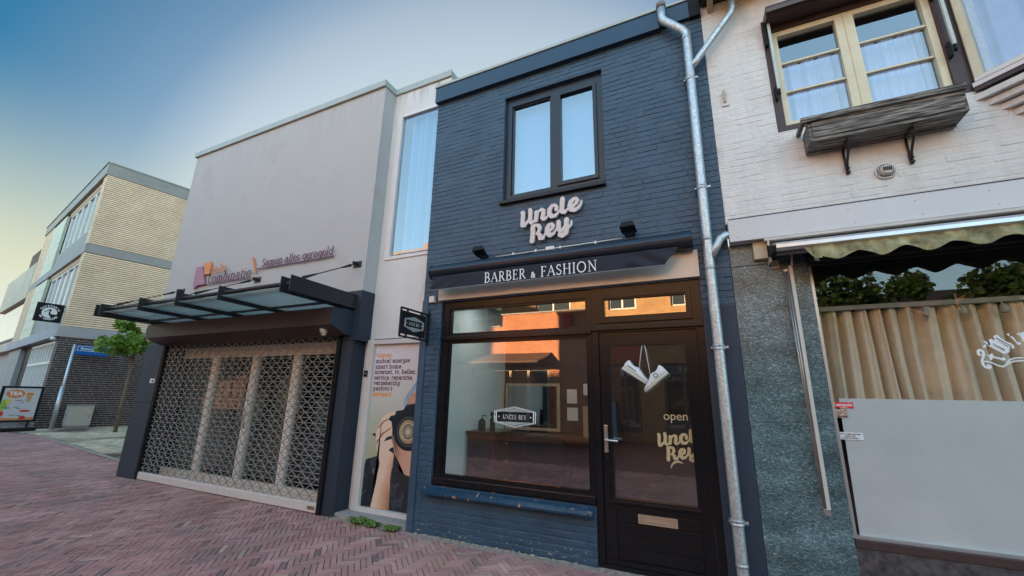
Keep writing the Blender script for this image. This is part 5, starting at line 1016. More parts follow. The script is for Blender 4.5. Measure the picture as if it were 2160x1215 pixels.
bm = BM(); box(bm, .80, 2.10, -.215, -.201, 5.085, 5.125, .003); obj('front_slat', bm, M('slat_brown', (.10, .07, .055), .4), BL)
for x, zb in ((.825, 4.32), (2.055, 4.33)):
    bm = BM(); box(bm, x-.012, x+.012, -.075, -.05, zb, 5.20, .003); ar = obj('side_arm', bm, M('arm_pale_green', (.50, .56, .52), .4), BL)
    bm = BM(); box(bm, x-.03, x-.012, -.05, -.004, zb-.09, zb+.05, .003); tube(bm, [(x, -.06, zb-.06), (x, -.06, zb)], .012, 8); obj('arm_hinge', bm, black_m, ar); bm = BM(); box(bm, x-.045, x-.02, -.06, -.004, 4.85, 5.12, .004); obj('arm_hinge', bm, black_m, ar)
# planter
oldwood = bpy.data.materials.new('old_wood'); oldwood.use_nodes = True; nt = oldwood.node_tree; N = nt.nodes; L = nt.links; b = N['Principled BSDF']; b.inputs['Roughness'].default_value = .85
g = N.new('ShaderNodeNewGeometry'); mp = N.new('ShaderNodeMapping'); mp.inputs['Scale'].default_value = (2.2, 30, 34); L.new(g.outputs['Position'], mp.inputs[0]); n1 = N.new('ShaderNodeTexNoise'); n1.inputs['Scale'].default_value = 2.4; n1.inputs['Detail'].default_value = 8; n1.inputs['Distortion'].default_value = .6; L.new(mp.outputs[0], n1.inputs['Vector'])
r1 = N.new('ShaderNodeValToRGB'); L.new(n1.outputs[0], r1.inputs[0]); E_ = r1.color_ramp.elements; E_[0].position = .38; E_[0].color = (.028, .024, .020, 1); E_[1].position = .66; E_[1].color = (.30, .28, .245, 1); L.new(r1.outputs[0], b.inputs['Base Color'])
bp = N.new('ShaderNodeBump'); bp.inputs['Strength'].default_value = .5; bp.inputs['Distance'].default_value = .01; L.new(n1.outputs[0], bp.inputs['Height']); L.new(bp.outputs[0], b.inputs['Normal'])
PL = thing('window_planter', 'weathered grey wooden planter box on iron brackets under the timber window', 'planter', (1.44, -.12, 3.4))
bm = BM(); box(bm, .905, 1.96, -.255, -.215, 3.795, 3.845, .004); box(bm, .905, .935, -.215, -.01, 3.80, 3.842, .004); obj('rim_board', bm, oldwood, PL)
bm = BM(); box(bm, .975, 1.93, -.232, -.205, 3.645, 3.795, .004); box(bm, .95, .975, -.225, -.02, 3.62, 3.80, .003); box(bm, 1.93, 1.95, -.225, -.02, 3.62, 3.80, .003); obj('side_board', bm, oldwood, PL)
bm = BM(); box(bm, .955, 1.935, -.222, -.02, 3.615, 3.642, .004); box(bm, .95, 1.94, -.045, -.012, 3.60, 3.78, .003); obj('bottom_board', bm, oldwood, PL)
for x in (1.215, 1.635):
    bm = BM(); tube(bm, [(x, -.012, 3.60), (x, -.012, 3.36)], .010, 8); tube(bm, [(x, -.02, 3.38), (x, -.06, 3.45), (x+.008, -.12, 3.54), (x, -.2, 3.60)], .010, 8); tube(bm, [(x-.004, -.015, 3.598), (x, -.20, 3.605)], .010, 8)
    for z in (3.372, 3.41): lathe(bm, [(.016, .012), (.014, .032), (.005, .036)], 10, (x+.006, 0, z), 'Y')
    obj('bracket', bm, M('wrought_iron', (.022, .02, .024), .5), PL)
# vent and anchor plate
V = thing('wall_vent', 'round white mesh wall vent with hooded centre below planter', 'vent', (1.464, -.02, 3.333))
bm = BM(); lathe(bm, [(.068, -.002), (.068, .006)], 30, (1.464, 0, 3.333), 'Y'); obj('vent_hole', bm, black_m, V)
bm = BM()
for k in range(-4, 5):
    c = k*.0145; h = math.sqrt(max(0, .068**2-c*c)); box(bm, 1.464+c-.0018, 1.464+c+.0018, -.013, -.009, 3.333-h, 3.333+h); box(bm, 1.464-h, 1.464+h, -.016, -.0135, 3.333+c-.0018, 3.333+c+.0018)
lathe(bm, [(.070, .004), (.070, .017), (.064, .017), (.064, .004)], 30, (1.464, 0, 3.333), 'Y'); obj('grille', bm, white_smooth, V)
bm = BM(); lathe(bm, [(.044, .015), (.043, .04), (.036, .055), (.03, .058)], 24, (1.464, 0, 3.330), 'Y'); hd = obj('hood', bm, M('hood_cream', (.5, .48, .42), .5), V)
bm = BM()
for k in range(-2, 3): box(bm, 1.464+k*.012-.0045, 1.464+k*.012+.0045, -.0605, -.0585, 3.315, 3.35)
obj('hood_slots', bm, black_m, hd)
AP = thing('anchor_plate', 'small square painted anchor plate on the white brick near the downpipe', 'anchor plate', (.378, 0, 4.38))
bm = BM(); box(bm, .347, .412, -.016, 0, 4.315, 4.40, .003); obj('plate', bm, white_paint, AP)
bm = BM(); box(bm, .362, .387, -.034, -.016, 4.35, 4.49, .003); obj('upright', bm, M('aged_cream', (.42, .38, .30), .7), AP)
# eaves
EV = obj('eaves', (lambda b_: (box(b_, .27, 5, -.42, .0, 5.60, 5.63), b_)[1])(BM()), M('soffit_brown', (.045, .028, .022), .7), Wt)
for x in (.32, .80, 1.3, 1.8, 2.3): bm = BM(); box(bm, x, x+.05, -.40, -.002, 5.50, 5.598, .003); obj('rafter', bm, M('rafter_cream', (.42, .34, .20), .6), EV)
bm = BM(); tube(bm, [(.25, -.46, 5.66), (5, -.46, 5.66)], .06, 14); obj('gutter', bm, galv, EV)
bm = BM(); box(bm, .25, 5, -.5, 2.5, 5.72, 5.8); obj('roof_tiles', bm, M('roof_tile', (.12, .06, .05), .8), EV)
# bay window, turned out at 45 degrees
BY = thing('bay_window', 'angled cream framed bay window with blue lilac curtain at right edge', 'bay window', (2.145, -.01, 3.97), rotz=-math.radians(43), local=True)
bm = BM(); slab(bm, .0, 1.3, -.01, 1.7, [(.045, .60, .035, 1.6), (.68, 1.2, .035, 1.6)], -.03, .04); obj('frame', bm, cream, BY)
bm = BM(); box(bm, 0, 1.3, -.045, -.03, -.012, .02, .003); box(bm, -.02, 1.32, -.04, .05, -.05, -.012, .002); obj('sill', bm, white_smooth, BY)
bm = BM(); box(bm, -.02, 1.32, -.03, .05, -.085, -.051, .002); obj('base_strip', bm, brown, BY)
bm = BM(); quad(bm, (.04, .015, .03), (1.25, .015, .03), (1.25, .015, 1.62), (.04, .015, 1.62)); obj('pane', bm, MATS['window_white'], BY)
vs = []; fs = []; n = 120
for i in range(n+1):
    x = .04+1.2*i/n; y = .08+.02*math.sin(x*30)+.01*math.sin(x*71); vs += [(x, y, 0), (x, y, 1.7)]
fs = [(2*i, 2*i+2, 2*i+3, 2*i+1) for i in range(n)]
mesh_obj('curtain', vs, fs, MATS['lilac_curtain'], BY, smooth=True)
# stepped brick corbels carrying the bay
bm = BM(); ca, sa = math.cos(math.radians(43)), math.sin(math.radians(43))
for k in range(6):
    d = .03+.048*k; z1 = 3.862-.062*k; a = 2.10+.062*k
    pts = [(a, .002), (a+1.3*ca, -1.3*sa), (a+1.3, .002)]; prism(bm, pts, z1-.050, z1, 'XY')
obj('brick_corbel', bm, white_paint, Wt)
# ============================================================ yellow brick building across the side street
yb = M('yellow_brick', (.80, .62, .43), .8, var=.10, scale=1.2, col2=(.84, .67, .48), island=.05, hue=.006, bump=.25, bscale=50); yj = M('dark_joint', (.17, .12, .08), .9)
blk = M('black_brick', (.035, .028, .03), .6, var=.3, scale=2, island=.35); lj = M('light_joint', (.33, .29, .26), .9); conc = M('concrete', (.30, .30, .285), .75, var=.13, scale=1.6, stain=((.50, .30, .12), .9, .62, .12, None))
YB = thing('yellow_brick_building', 'three-storey yellow brick building with black brick ground floor across side street', 'building', (-22, 2.65, 0), rotz=-math.radians(9.5), local=True)
# local: x along the street front is negative to the left, y goes back
D_ = 13.2
bm = BM(); box(bm, -13.1, -.012, .30, D_, 3.7, 10.1); box(bm, -.02, -.010, .01, D_, 3.7, 10.1); obj('core', bm, yj, YB)
bm = BM(); xf = lambda v: (v[1]*-1, v[0], v[2])    # course builder laid on the side wall
bricks(bm, 0.0, D_, 3.73, 6.66, [], .010, bw=.205, bh=.062, j=.022, jv=.0, proud=.014, jit=.0008, ch=.002, xf=lambda v: (-v[1], v[0], v[2]), rnd=random.Random(3))
bricks(bm, 0.0, D_, 7.07, 10.08, [], .010, bw=.205, bh=.062, j=.022, jv=.0, proud=.014, jit=.0008, ch=.002, xf=lambda v: (-v[1], v[0], v[2]), rnd=random.Random(4))
obj('side_brickwork', bm, yb, YB)
bm = BM(); bricks(bm, -.55, 0, 3.73, 10.08, [], .012, bh=.056, j=.02, proud=.012, rnd=random.Random(5)); bricks(bm, -13.1, -10.4, 3.73, 10.08, [], .0, bh=.056, j=.02, proud=.012, rnd=random.Random(6)); obj('front_brickwork', bm, yb, YB)
bm = BM(); box(bm, -13.15, .02, -.06, D_, 10.09, 10.60, .01); obj('roof_fascia', bm, conc, YB)
bm = BM(); box(bm, -13.2, .05, -.10, D_, 10.605, 10.66, .005); obj('roof_edge', bm, flash, YB)
bm = BM(); box(bm, -13.15, .012, -.03, D_, 6.68, 7.05, .01); obj('floor_band', bm, conc, YB)
bm = BM(); box(bm, -13.15, .04, -.12, D_, 3.31, 3.71, .01); obj('ledge', bm, M('ledge_concrete', (.36, .36, .37), .8, var=.1, scale=1.3), YB)
bm = BM(); box(bm, -13.1, -.013, .35, D_, 0, 3.3); box(bm, -.55, -.012, .012, .35, 0, 3.3); obj('ground_core', bm, lj, YB)
bm = BM(); bricks(bm, 0.0, D_, 0.02, 3.30, [], .012, bw=.30, bh=.062, j=.020, jv=.012, proud=.010, jit=.003, xf=lambda v: (-v[1], v[0], v[2]), rnd=random.Random(7)); bricks(bm, -.55, 0, 0.02, 3.3, [], .012, bw=.3, bh=.062, j=.02, proud=.01, rnd=random.Random(7)); obj('black_brickwork', bm, blk, YB)
wfr = M('white_window', (.60, .60, .58), .45, var=.04); mint = M('mint_panel', (.52, .54, .42), .5, var=.1, scale=1.2)
yg = glass('yellow_glass', .35, (.6, .68, .66))
blinds = M('window_drape', (.52, .56, .52), .8, var=.1)
for z0_, z1_, sp0 in ((7.82, 9.80, 7.08), (4.5, 6.45, 3.72)):
    bm = BM(); hs = [(-6.6+.06+k*1.19, -6.6+.06+k*1.19+1.05, z0_+.08, z1_-.08) for k in range(5)]; slab(bm, -6.62, -.56, z0_, z1_, hs, .08, .16); w_ = obj('window', bm, wfr, YB)
    bm = BM(); quad(bm, (-6.6, .13, z0_), (-.6, .13, z0_), (-.6, .13, z1_), (-6.6, .13, z1_)); obj('pane', bm, yg, w_)
    bm = BM()
    for k in range(10): box(bm, -6.5+k*.6, -6.5+k*.6+.28, .2, .22, z0_, z1_)
    obj('drape', bm, blinds, w_)
    bm = BM(); box(bm, -6.95, -.55, .05, .3, sp0, z0_-.002); obj('spandrel', bm, conc, YB)
    bm = BM(); box(bm, -6.95, -.55, .06, .3, z1_+.002, z1_+.26); obj('lintel', bm, M('stained_timber', (.42, .27, .15), .6, var=.3), YB)
    bm = BM(); box(bm, -7.2, -6.96, .15, .3, sp0, z1_+.26); obj('recess', bm, black_m, YB)
    bm = BM()
    for k in range(6): zz = sp0+k*.48; box(bm, -10.3, -7.21, -.02, .1, zz, zz+.47, .004)
    obj('mint_panel', bm, mint, YB)
bm = BM(); slab(bm, -6.6, -.56, .45, 3.25, [(-6.5+k*.6, -6.5+k*.6+.50, .55, 2.35) for k in range(10)]+[(-6.5+k*.6, -6.5+k*.6+.50, 2.45, 3.15) for k in range(10)], .12, .2); w_ = obj('window', bm, wfr, YB)
bm = BM(); quad(bm, (-6.6, .16, .45), (-.6, .16, .45), (-.6, .16, 3.25), (-6.6, .16, 3.25)); obj('pane', bm, yg, w_)
bm = BM()
for k in range(12): box(bm, -6.5+k*.49, -6.5+k*.49+.3, .25, .27, .45, 3.2)
obj('drape', bm, blinds, w_)
bm = BM(); box(bm, -6.6, -.56, .1, .34, 0, .449); box(bm, -9.0, -6.62, .2, .34, 0, 3.3); obj('plinth', bm, black_m, YB)
bm = BM(); box(bm, -13, -9.02, .02, .34, 0, 3.3); obj('front_wall', bm, conc, YB)
bm = BM(); lathe(bm, [(.10, -.02), (.10, .08), (.08, .1)], 20, (-.35, -.02, 3.2)); tag(obj('ceiling_lamp', bm, white_smooth), 'round white lamp under the concrete ledge', 'lamp')
lamp = bpy.data.objects['ceiling_lamp']; lamp.location = (-22.35, 2.62, 0.0); lamp['label'] = 'round white lamp under the concrete ledge at the black brick corner'
lamp.data.transform(Matrix.Translation((.35, .02, 0)))
# bird sign
BS = thing('hanging_sign', 'black projecting sign with white circle and wading bird on far building', 'hanging sign', (-22.5, 2.6, 4.2))
bm = BM(); box(bm, -22.53, -22.47, 1.96, 2.70, 3.84, 4.54, .004); pn = obj('panel', bm, black_m, BS)
bm = BM(); tube(bm, [(-22.5, 2.7, 4.48), (-22.5, 3.0, 4.48)], .02, 8); tube(bm, [(-22.5, 2.7, 4.3), (-22.5, 3.0, 4.3)], .02, 8); obj('bracket', bm, black_m, BS)
def onside(x, y, z): return (-22.468+y, 2.33+x, 4.19+z)
bm = BM(); bm.faces.new([bm.verts.new(onside(.21*math.cos(a*math.pi/18), 0, .20*math.sin(a*math.pi/18))) for a in range(36)]); obj('disc', bm, white_let, pn)
bm = BM(); sdf_mesh(bm, [[(-.14, .0, .010), (-.06, .07, .012), (.0, .115, .02), (.03, .10, .018)], [(.02, .10, .018), (.0, .0, .02), (.02, -.07, .03), (.08, -.10, .05), (.16, -.10, .045), (.24, -.08, .03)], [(.06, -.12, .03), (.12, -.2, .02)]], .008, .004, None, place=onside); obj('bird', bm, black_m, pn)
for s_, r_, a0, a1 in (('CAFETARIA', .265, 152, 28), ('DE LEPELAAR', .265, 215, 325)):
    for i, ch in enumerate(s_):
        a = math.radians(a0+(a1-a0)*i/(len(s_)-1)); top = a0 < 200
        o = text('letter', ch, white_let, None, (0, 0, 0), .085, offset=.004)
        rr = r_; px_, pz_ = rr*math.cos(a), rr*math.sin(a)*.95; rot = (a-math.pi/2) if top else (a+math.pi/2)
        R3 = Matrix(((0, 0, 1), (1, 0, 0), (0, 1, 0))) @ Matrix.Rotation(rot, 3, 'Z')
        o.matrix_world = Matrix.Translation((-22.464, 2.33+px_, 4.19+pz_)) @ R3.to_4x4(); mw = o.matrix_world.copy(); o.parent = pn; o.matrix_world = mw; o.matrix_parent_inverse = Matrix.Identity(4); o.matrix_basis = mw
# next building beyond
NB = thing('concrete_building', 'pale concrete building with dark chimney beyond the yellow brick building', 'building', (-36.5, 5.1, 0), rotz=-math.radians(8.7), local=True)
bm = BM(); box(bm, -10, -.4, .3, 9, 0, 8.6); obj('wall', bm, conc, NB)
bm = BM(); box(bm, -8.8, 1.3, -.05, .3, 6.4, 8.55, .02); box(bm, -8.8, 1.3, -.05, .3, 3.4, 3.9, .02); obj('balcony', bm, M('stained_concrete', (.46, .42, .33), .8, var=.12, scale=.8), NB)
bm = BM(); box(bm, -8.6, .3, .1, .28, 4.2, 6.2); obj('window', bm, yg, NB)
bm = BM(); box(bm, -8.4, -4.5, .6, 3, 8.6, 10.8); obj('chimney', bm, M('brown_brick', (.10, .065, .05), .8, var=.2), NB)
bm = BM(); box(bm, -4.4, .2, 1.2, 3, 8.6, 10.0); obj('roof_box', bm, white_smooth, NB)
# street furniture near it
SP = thing('street_name_sign', 'blue street name sign reading Bezorgershof on grey pole', 'street sign', (-21.35, 2.92, 0))
bm = BM(); tube(bm, [(-21.35, 2.92, 0), (-21.35, 2.92, 3.02)], .045, 12, radii=None); tube(bm, [(-21.35, 2.92, 0), (-21.35, 2.92, 1.5)], .065, 12); obj('pole', bm, galv, SP)
blue = M('sign_blue', (.0, .11, .42), .35, var=.02)
bm = BM(); box(bm, -21.30, -21.27, 2.97, 3.90, 2.66, 3.0, .003); sb = obj('sign_panel', bm, blue, SP)
bm = BM()
for a, b_, c, d in ((2.99, 3.88, 2.965, 2.98), (2.99, 3.88, 2.795, 2.81), (2.99, 3.005, 2.81, 2.965), (3.865, 3.88, 2.81, 2.965)): box(bm, -21.27, -21.268, a, b_, c, d)
obj('border', bm, white_let, sb)
o = text('lettering', 'Bezorgershof', white_let, sb, (-21.267, 3.435, 2.885), .135, rot=(math.pi/2, 0, math.pi/2), offset=.002)
CB = thing('utility_cabinet', 'grey metal utility cabinet against the black brick wall', 'cabinet', (-21.4, 3.6, 0))
bm = BM(); box(bm, -21.75, -21.35, 3.30, 3.95, .10, .83, .01); obj('body', bm, M('cabinet_grey', (.42, .42, .36), .6, var=.1, stain=((.25, .23, .18), 5, .6, .1, None)), CB)
bm = BM(); box(bm, -21.77, -21.32, 3.27, 3.98, .831, .86, .004); obj('lid', bm, M('cabinet_base', (.24, .23, .21), .7), CB)
bm = BM(); box(bm, -21.74, -21.36, 3.32, 3.93, 0, .099); obj('base', bm, MATS['cabinet_base'], CB)
# A-board
TB = thing('pavement_sign', 'black framed pavement sign with TEA menu poster on low base', 'pavement sign', (-21.3, 1.9, 0))
bm = BM(); slab(bm, 1.45, 2.44, .30, 1.47, [(1.52, 2.38, .36, 1.41)], -.02, .02); box(bm, 1.5, 2.4, -.012, .012, .34, 1.43)
bmesh.ops.transform(bm, matrix=Matrix(((0, -1, 0, -21.3), (1, 0, 0, 0), (0, 0, 1, 0), (0, 0, 0, 1))), verts=bm.verts); obj('frame', bm, black_m, TB)
bm = BM(); box(bm, -21.55, -21.05, 1.45, 2.46, .02, .12, .03); box(bm, -21.32, -21.28, 1.6, 1.65, .12, .3); box(bm, -21.32, -21.28, 2.25, 2.3, .12, .3); obj('base', bm, black_m, TB)
px = lambda a, b_, l: (-21.287+l*.002, a, b_)
def tb(n, pts, c, l): bm = BM(); f = bm.faces.new([bm.verts.new(px(a, b_, l)) for a, b_ in pts]); bmesh.ops.triangulate(bm, faces=[f]); return obj(n, bm, c, TB)
tb('print', [(1.525, .365), (2.375, .365), (2.375, 1.405), (1.525, 1.405)], M('print_pale', (.50, .54, .56), .4, var=.05), 0)
el = lambda cx, cz, rx, rz: [(cx+rx*math.cos(a*math.pi/10), cz+rz*math.sin(a*math.pi/10)*(1+.12*(a % 2))) for a in range(20)]
tb('orange_splash', el(1.80, 1.22, .22, .13), orange, 1); tb('green_fruit', el(1.60, .86, .07, .18), M('fruit_green', (.25, .42, .06), .5, var=.3), 1); tb('yellow_fruit', el(1.68, .98, .06, .09), M('fruit_yellow', (.55, .5, .12), .5), 2)
tb('red_fruit', el(1.59, .57, .06, .09), M('fruit_red', (.5, .04, .04), .5), 1); tb('cup', [(2.1, .95), (2.17, .95), (2.22, 1.2), (2.05, 1.2)], M('cup_tan', (.5, .32, .14), .5), 1); tb('cup_lid', el(2.14, 1.22, .10, .04), orange, 2)
tb('red_stripe', el(2.12, .66, .14, .035), MATS['fruit_red'], 1); tb('red_badge', el(2.10, .44, .08, .06), MATS['fruit_red'], 2); tb('orange_band', [(1.53, .37), (2.37, .37), (2.37, .46), (2.0, .42), (1.53, .45)], orange, 1)
for k, (y_, z_, w_2) in enumerate(((1.9, 1.0, .16), (2.0, .94, .1), (1.66, .78, .16), (1.9, .78, .12), (1.95, .73, .1), (1.85, .52, .14), (2.0, .50, .12), (1.7, .74, .1))): tb('text_line', [(y_-w_2/2, z_), (y_+w_2/2, z_), (y_+w_2/2, z_+.015), (y_-w_2/2, z_+.015)], black_m, 3)
text('lettering', 'TEA', white_let, TB, (-21.281, 1.80, 1.22), .17, rot=(math.pi/2, 0, math.pi/2), offset=.006)
# ============================================================ trees
def leafy(bm, c, rad, n, size, rn, clumps=14):
    cl = []
    for _ in range(clumps):
        while True:
            p = Vector((rn.uniform(-1, 1), rn.uniform(-1, 1), rn.uniform(-1, 1)))
            if .35 < p.length < 1: break
        cl.append((Vector((p.x*rad[0], p.y*rad[1], p.z*rad[2])), rn.uniform(.22, .45)))
    for _ in range(n):
        p, r = cl[rn.randrange(len(cl))]
        d = Vector((rn.gauss(0, 1), rn.gauss(0, 1), rn.gauss(0, 1))).normalized()*(rn.random()**.4)
        q = Vector(c)+p+Vector((d.x*rad[0]*r, d.y*rad[1]*r, d.z*rad[2]*r))
        nrm = Vector((rn.gauss(0, .6), rn.gauss(0, .6), rn.uniform(.1, 1))).normalized(); u = nrm.orthogonal().normalized(); v = nrm.cross(u); a0 = rn.uniform(0, 6.28); s = size*rn.uniform(.6, 1.25)
        pts = [(0, -.5), (.42, -.25), (.28, 0), (.5, .25), (.15, .3), (0, .6), (-.15, .3), (-.5, .25), (-.28, 0), (-.42, -.25)]
        vv = []
        for (a, b_) in pts:
            x = a*math.cos(a0)-b_*math.sin(a0); y = a*math.sin(a0)+b_*math.cos(a0)
            vv.append(bm.verts.new(q+(u*x+v*y)*s-nrm*abs(a)*s*.25))
        bm.faces.new(vv)
leafm = bpy.data.materials.new('leaf'); leafm.use_nodes = True; nt = leafm.node_tree; N = nt.nodes; L = nt.links; b = N['Principled BSDF']; b.inputs['Roughness'].default_value = .45
g = N.new('ShaderNodeNewGeometry'); r1 = N.new('ShaderNodeValToRGB'); L.new(g.outputs['Random Per Island'], r1.inputs[0]); r1.color_ramp.elements[0].color = (.09, .19, .02, 1); r1.color_ramp.elements[1].color = (.26, .42, .07, 1); L.new(r1.outputs[0], b.inputs['Base Color'])
tr = N.new('ShaderNodeBsdfTranslucent'); L.new(r1.outputs[0], tr.inputs[0]); mxs = N.new('ShaderNodeMixShader'); mxs.inputs[0].default_value = .4; L.new(b.outputs[0], mxs.inputs[1]); L.new(tr.outputs[0], mxs.inputs[2]); L.new(mxs.outputs[0], N['Material Output'].inputs[0])
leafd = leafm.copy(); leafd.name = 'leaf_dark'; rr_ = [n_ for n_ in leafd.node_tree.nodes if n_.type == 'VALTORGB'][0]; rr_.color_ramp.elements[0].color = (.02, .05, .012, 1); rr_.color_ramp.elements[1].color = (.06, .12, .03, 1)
bark = M('bark', (.16, .12, .08), .9, var=.3, scale=12, bump=.4, bscale=40)
def tree(x, y, h, tr_h, rad, n, size, lab, seed, r0=.07, group=None, lean=(0, 0), lm=None):
    rn = random.Random(seed); t = thing('tree', lab, 'tree', (x, y, 0), group=group)
    bm = BM(); tube(bm, [(x, y, 0), (x+lean[0]*.5, y+lean[1]*.5, tr_h*.5), (x+lean[0], y+lean[1], tr_h), (x+lean[0], y+lean[1], tr_h+rad[2]*.9)], r0, 10, radii=[r0, r0*.85, r0*.7, r0*.25])
    for _ in range(9):
        a = rn.uniform(0, 6.28); z = tr_h+rn.uniform(-.1, rad[2]*.8); e_ = (x+lean[0]+math.cos(a)*rad[0]*.75, y+lean[1]+math.sin(a)*rad[1]*.75, z+rad[2]*rn.uniform(.2, .7)); tube(bm, [(x+lean[0], y+lean[1], z), ((x+e_[0])/2, (y+e_[1])/2, z+rad[2]*.25), e_], r0*.3, 6, radii=[r0*.4, r0*.28, r0*.1])
    obj('trunk', bm, bark, t)
    bm = BM(); leafy(bm, (x+lean[0], y+lean[1], tr_h+rad[2]*.75), rad, n, size, rn)
    obj('crown', bm, lm or leafm, t); return t
tree(-18.75, 3.68, 3.9, 2.5, (.95, .95, .85), 2400, .145, 'slim young street tree with bright green crown beside the canopy', 5, r0=.06)
for k, (x, y, h, rr, s_) in enumerate(((3.9, -13.5, 5.2, 1.9, 61), (7.6, -14.2, 5.4, 2.0, 62), (11.5, -15, 6, 2.4, 63), (-21, -11.5, 5, 2.3, 64), (-26, -12.5, 5, 2.4, 65), (-31.5, -12.5, 5, 2.4, 66))):
    tree(x, y, h, 3.0, (rr*1.3, rr*1.2, 2.3), 8500, .17, ('broad street tree opposite, seen reflected in the right shop window', 'round street tree opposite, right of the broad one', 'tall street tree opposite at the far right', 'leafy tree across the road beyond the orange brick house', 'second leafy tree across the road further left', 'leftmost leafy tree across the road')[k], s_, r0=.14, lm=leafd, group='street trees across the road')
# ============================================================ houses across the street (seen in the glass)
rb = brickmat('orange_brick', (.50, .19, .09), (.56, .24, .12), (.16, .09, .06), .21, .0625, .007); ybk = brickmat('ochre_brick', (.42, .25, .10), (.50, .32, .14), (.20, .14, .09), .21, .0625, .007)
OA = thing('orange_brick_shop', 'orange brick shop across the street with a parapet and brown awning', 'building', (-5.8, -9.2, 0))
bm = BM(); slab(bm, -6.78, -3.5, 0, 4.35, [(-8, -4.95, .25, 2.45)], -9.4, -9.2); slab(bm, -8.2, -6.781, 0, 3.93, [(-8, -6.5, .25, 2.45)], -9.4, -9.205); box(bm, -8.2, -3.5, -11.4, -9.41, 3.4, 3.6); box(bm, -3.7, -3.5, -11.4, -9.41, 0, 3.4); obj('wall', bm, rb, OA)
bm = BM(); box(bm, -6.84, -3.45, -9.44, -9.16, 4.352, 4.40); box(bm, -8.2, -6.845, -9.44, -9.16, 3.932, 3.98); obj('coping', bm, conc, OA)
bm = BM(); slab(bm, -8, -4.95, .25, 2.45, [(-7.9, -6.5, .6, 2.35), (-6.4, -5.8, .3, 2.35), (-5.7, -5.05, .3, 2.35)], -9.35, -9.28); obj('shop_front', bm, M('front_cream', (.42, .36, .25), .5), OA)
bm = BM(); quad(bm, (-8, -9.3, .3), (-4.95, -9.3, .3), (-4.95, -9.3, 2.4), (-8, -9.3, 2.4)); obj('pane', bm, glass('opp_glass', .25, (.5, .5, .5)), OA)
bm = BM(); box(bm, -8.1, -3.7, -11.6, -11.5, 0, 3.4); obj('back_wall', bm, dark_in, OA)
bm = BM(); prism(bm, [(-9.18, 2.95), (-8.35, 2.62), (-8.35, 2.55), (-9.18, 2.85)], -8.1, -4.85, 'YZ'); tag(obj('awning', bm, M('awning_brown', (.10, .055, .035), .8)), 'brown sloping shop awning across the street on orange brick', 'awning')
bm = BM(); box(bm, -4.35, -4.1, -9.14, -8.95, 3.45, 4.2, .01); tag(obj('box_sign', bm, M('sign_red', (.42, .02, .03), .4)), 'red box sign on the orange brick wall across the street', 'sign')
RG = thing('railing', 'thin black balcony railing above the lower orange brick parapet', 'railing', (-7.5, -9.3, 3.98))
bm = BM()
for z in (4.2, 4.45): bar(bm, (-8.2, -9.3, z), (-6.85, -9.3, z), .02, .02)
for k in range(6): bar(bm, (-8.15+k*.25, -9.3, 3.98), (-8.15+k*.25, -9.3, 4.45), .02, .02)
obj('rails', bm, black_m, RG)
OB = thing('ochre_brick_house', 'long ochre brick terrace standing behind the orange brick shop', 'building', (-5, -11.5, 0))
wins = [(-15.0, -13.4), (-12.2, -10.6), (-9.6, -8.0), (-6.4, -4.9), (-3.35, -2.3), (-1.1, -.1), (1.0, 2.2)]
hs = [(a, b_, 4.75, 5.9) for a, b_ in wins]+[(a, b_, 6.7, 7.7) for a, b_ in wins]
doors_ = [(-3.4, -2.35), (-1.55, -.2), (.3, 1.4)]
bm = BM(); slab(bm, -17, 2.9, 0, 8.6, hs+[(a, b_, .3, 2.7) for a, b_ in doors_], -11.75, -11.5); box(bm, -17, -16.8, -16, -11.76, 0, 8.6); box(bm, 2.7, 2.9, -16, -11.76, 0, 8.6); obj('wall', bm, ybk, OB)
bm = BM(); box(bm, -17.1, 3.0, -16, -11.4, 8.602, 8.75); obj('roof', bm, conc, OB)
for a, b_, c, d in hs:
    bm = BM(); slab(bm, a, b_, c, d, [(a+.07, (a+b_)/2-.03, c+.07, d-.07), ((a+b_)/2+.03, b_-.07, c+.07, d-.07)], -11.7, -11.62); w_ = obj('window', bm, white_smooth if c < 6 else wfr, OB)
    bm = BM(); quad(bm, (a, -11.66, c), (b_, -11.66, c), (b_, -11.66, d), (a, -11.66, d)); obj('pane', bm, glass('opp_glass2', .35, (.3, .3, .3)), w_)
for a, b_ in doors_:
    bm = BM(); slab(bm, a, b_, .3, 2.7, [(a+.08, (a+b_)/2-.04, .5, 2.6), ((a+b_)/2+.04, b_-.08, .5, 2.6)], -11.7, -11.62); w_ = obj('shop_door', bm, M('door_grey', (.12, .12, .12), .5), OB)
    bm = BM(); quad(bm, (a, -11.66, .3), (b_, -11.66, .3), (b_, -11.66, 2.7), (a, -11.66, 2.7)); obj('pane', bm, MATS['opp_glass2'], w_)
bm = BM(); box(bm, -17, 2.9, -14.1, -14, 0, 8.6); obj('back_wall', bm, dark_in, OB)
for x in (-13.2, -10.0):
    bm = BM(); box(bm, x, x+.55, -12.6, -12.1, 8.75, 9.3); obj('chimney', bm, ybk, OB)
bm = BM(); box(bm, -3.5, -2.2, -11.49, -11.44, 2.75, 3.35, .01); tag(obj('shop_sign', bm, M('opp_sign', (.5, .10, .04), .5)), 'orange shop sign over a doorway across the street', 'shop sign')
GH = thing('gable_house', 'low dark roofed house across the street at far right', 'building', (9.8, -20, 0))
bm = BM(); box(bm, 3.2, 22, -24, -18, 0, 4.2); obj('wall', bm, M('gable_wall', (.05, .04, .035), .8), GH)
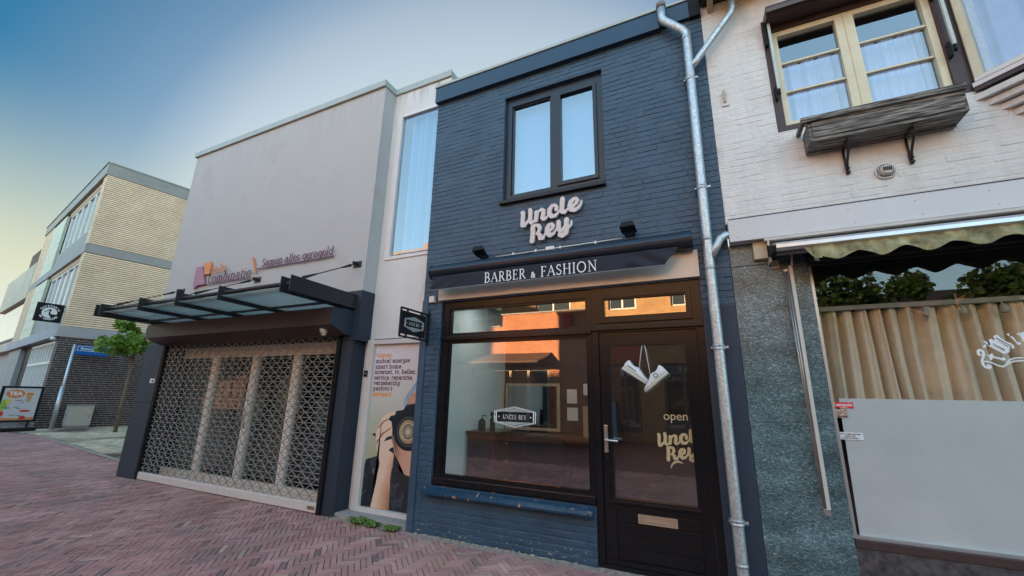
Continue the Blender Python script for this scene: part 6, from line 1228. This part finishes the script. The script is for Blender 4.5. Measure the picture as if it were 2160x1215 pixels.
bm = BM(); prism(bm, [(-17.6, 4.2), (-21, 6.6), (-24.4, 4.2)], 2.9, 22.3, 'YZ'); obj('roof', bm, M('dark_roof', (.03, .03, .035), .7), GH)
LT = thing('brick_terrace', 'long dark brick terrace across the road beyond the street trees', 'building', (-38, -17, 0))
bm = BM(); slab(bm, -70, -17.2, 0, 6.6, [(-68+k*3.2, -66.2+k*3.2, z, z+1.4) for k in range(15) for z in (1, 4.3)], -17.2, -17); box(bm, -70, -17.2, -24, -17.21, 0, 6.6); obj('wall', bm, brickmat('dull_brick', (.16, .08, .06), (.2, .11, .08), (.1, .08, .07), .21, .0625, .007), LT)
bm = BM(); prism(bm, [(-16.6, 6.6), (-20.5, 9.2), (-24.4, 6.6)], -70.4, -17.0, 'YZ'); obj('roof', bm, M('dark_roof', (.03, .03, .035), .7), LT)
# unseen house added across the side street to block the low sun
EH = thing('sun_block_house', 'unseen brick house added behind the grey building to block low sun', 'building', (-12, 24, 0))
bm = BM(); slab(bm, -26, -4, 0, 7.6, [(-24+k*3, -22.6+k*3, z, z+1.5) for k in range(7) for z in (1, 4.6)], 22, 22.3); box(bm, -26, -4, 22.31, 30, 0, 7.6); obj('wall', bm, rb, EH)
bm = BM(); prism(bm, [(21.6, 7.6), (26, 9.6), (30.4, 7.6)], -26.3, -3.7, 'YZ'); obj('roof', bm, MATS['dark_roof'], EH)
bpy.context.view_layer.update()

# grit and scraps lying in the joints
bm = BM(); rn = random.Random(77)
for _ in range(420):
    x, y = rn.uniform(-11, .2), rn.uniform(-2.6, -.05)
    if rn.random() < .5: y = -.03-abs(rn.gauss(0, .12))
    s_ = rn.uniform(.003, .011)*(2.2 if rn.random() < .04 else 1); a = rn.uniform(0, 3.14)
    v = [bm.verts.new((x+s_*c_*math.cos(a+q)*(1+.4*rn.random()), y+s_*math.sin(a+q), .004+rn.random()*.003)) for q, c_ in ((0, 1.3), (1.6, .8), (3.1, 1.2), (4.6, .9))]
    bm.faces.new(v)
obj('grit', bm, M('pale_grit', (.42, .38, .30), .9, var=.5, scale=40), kind='stuff')
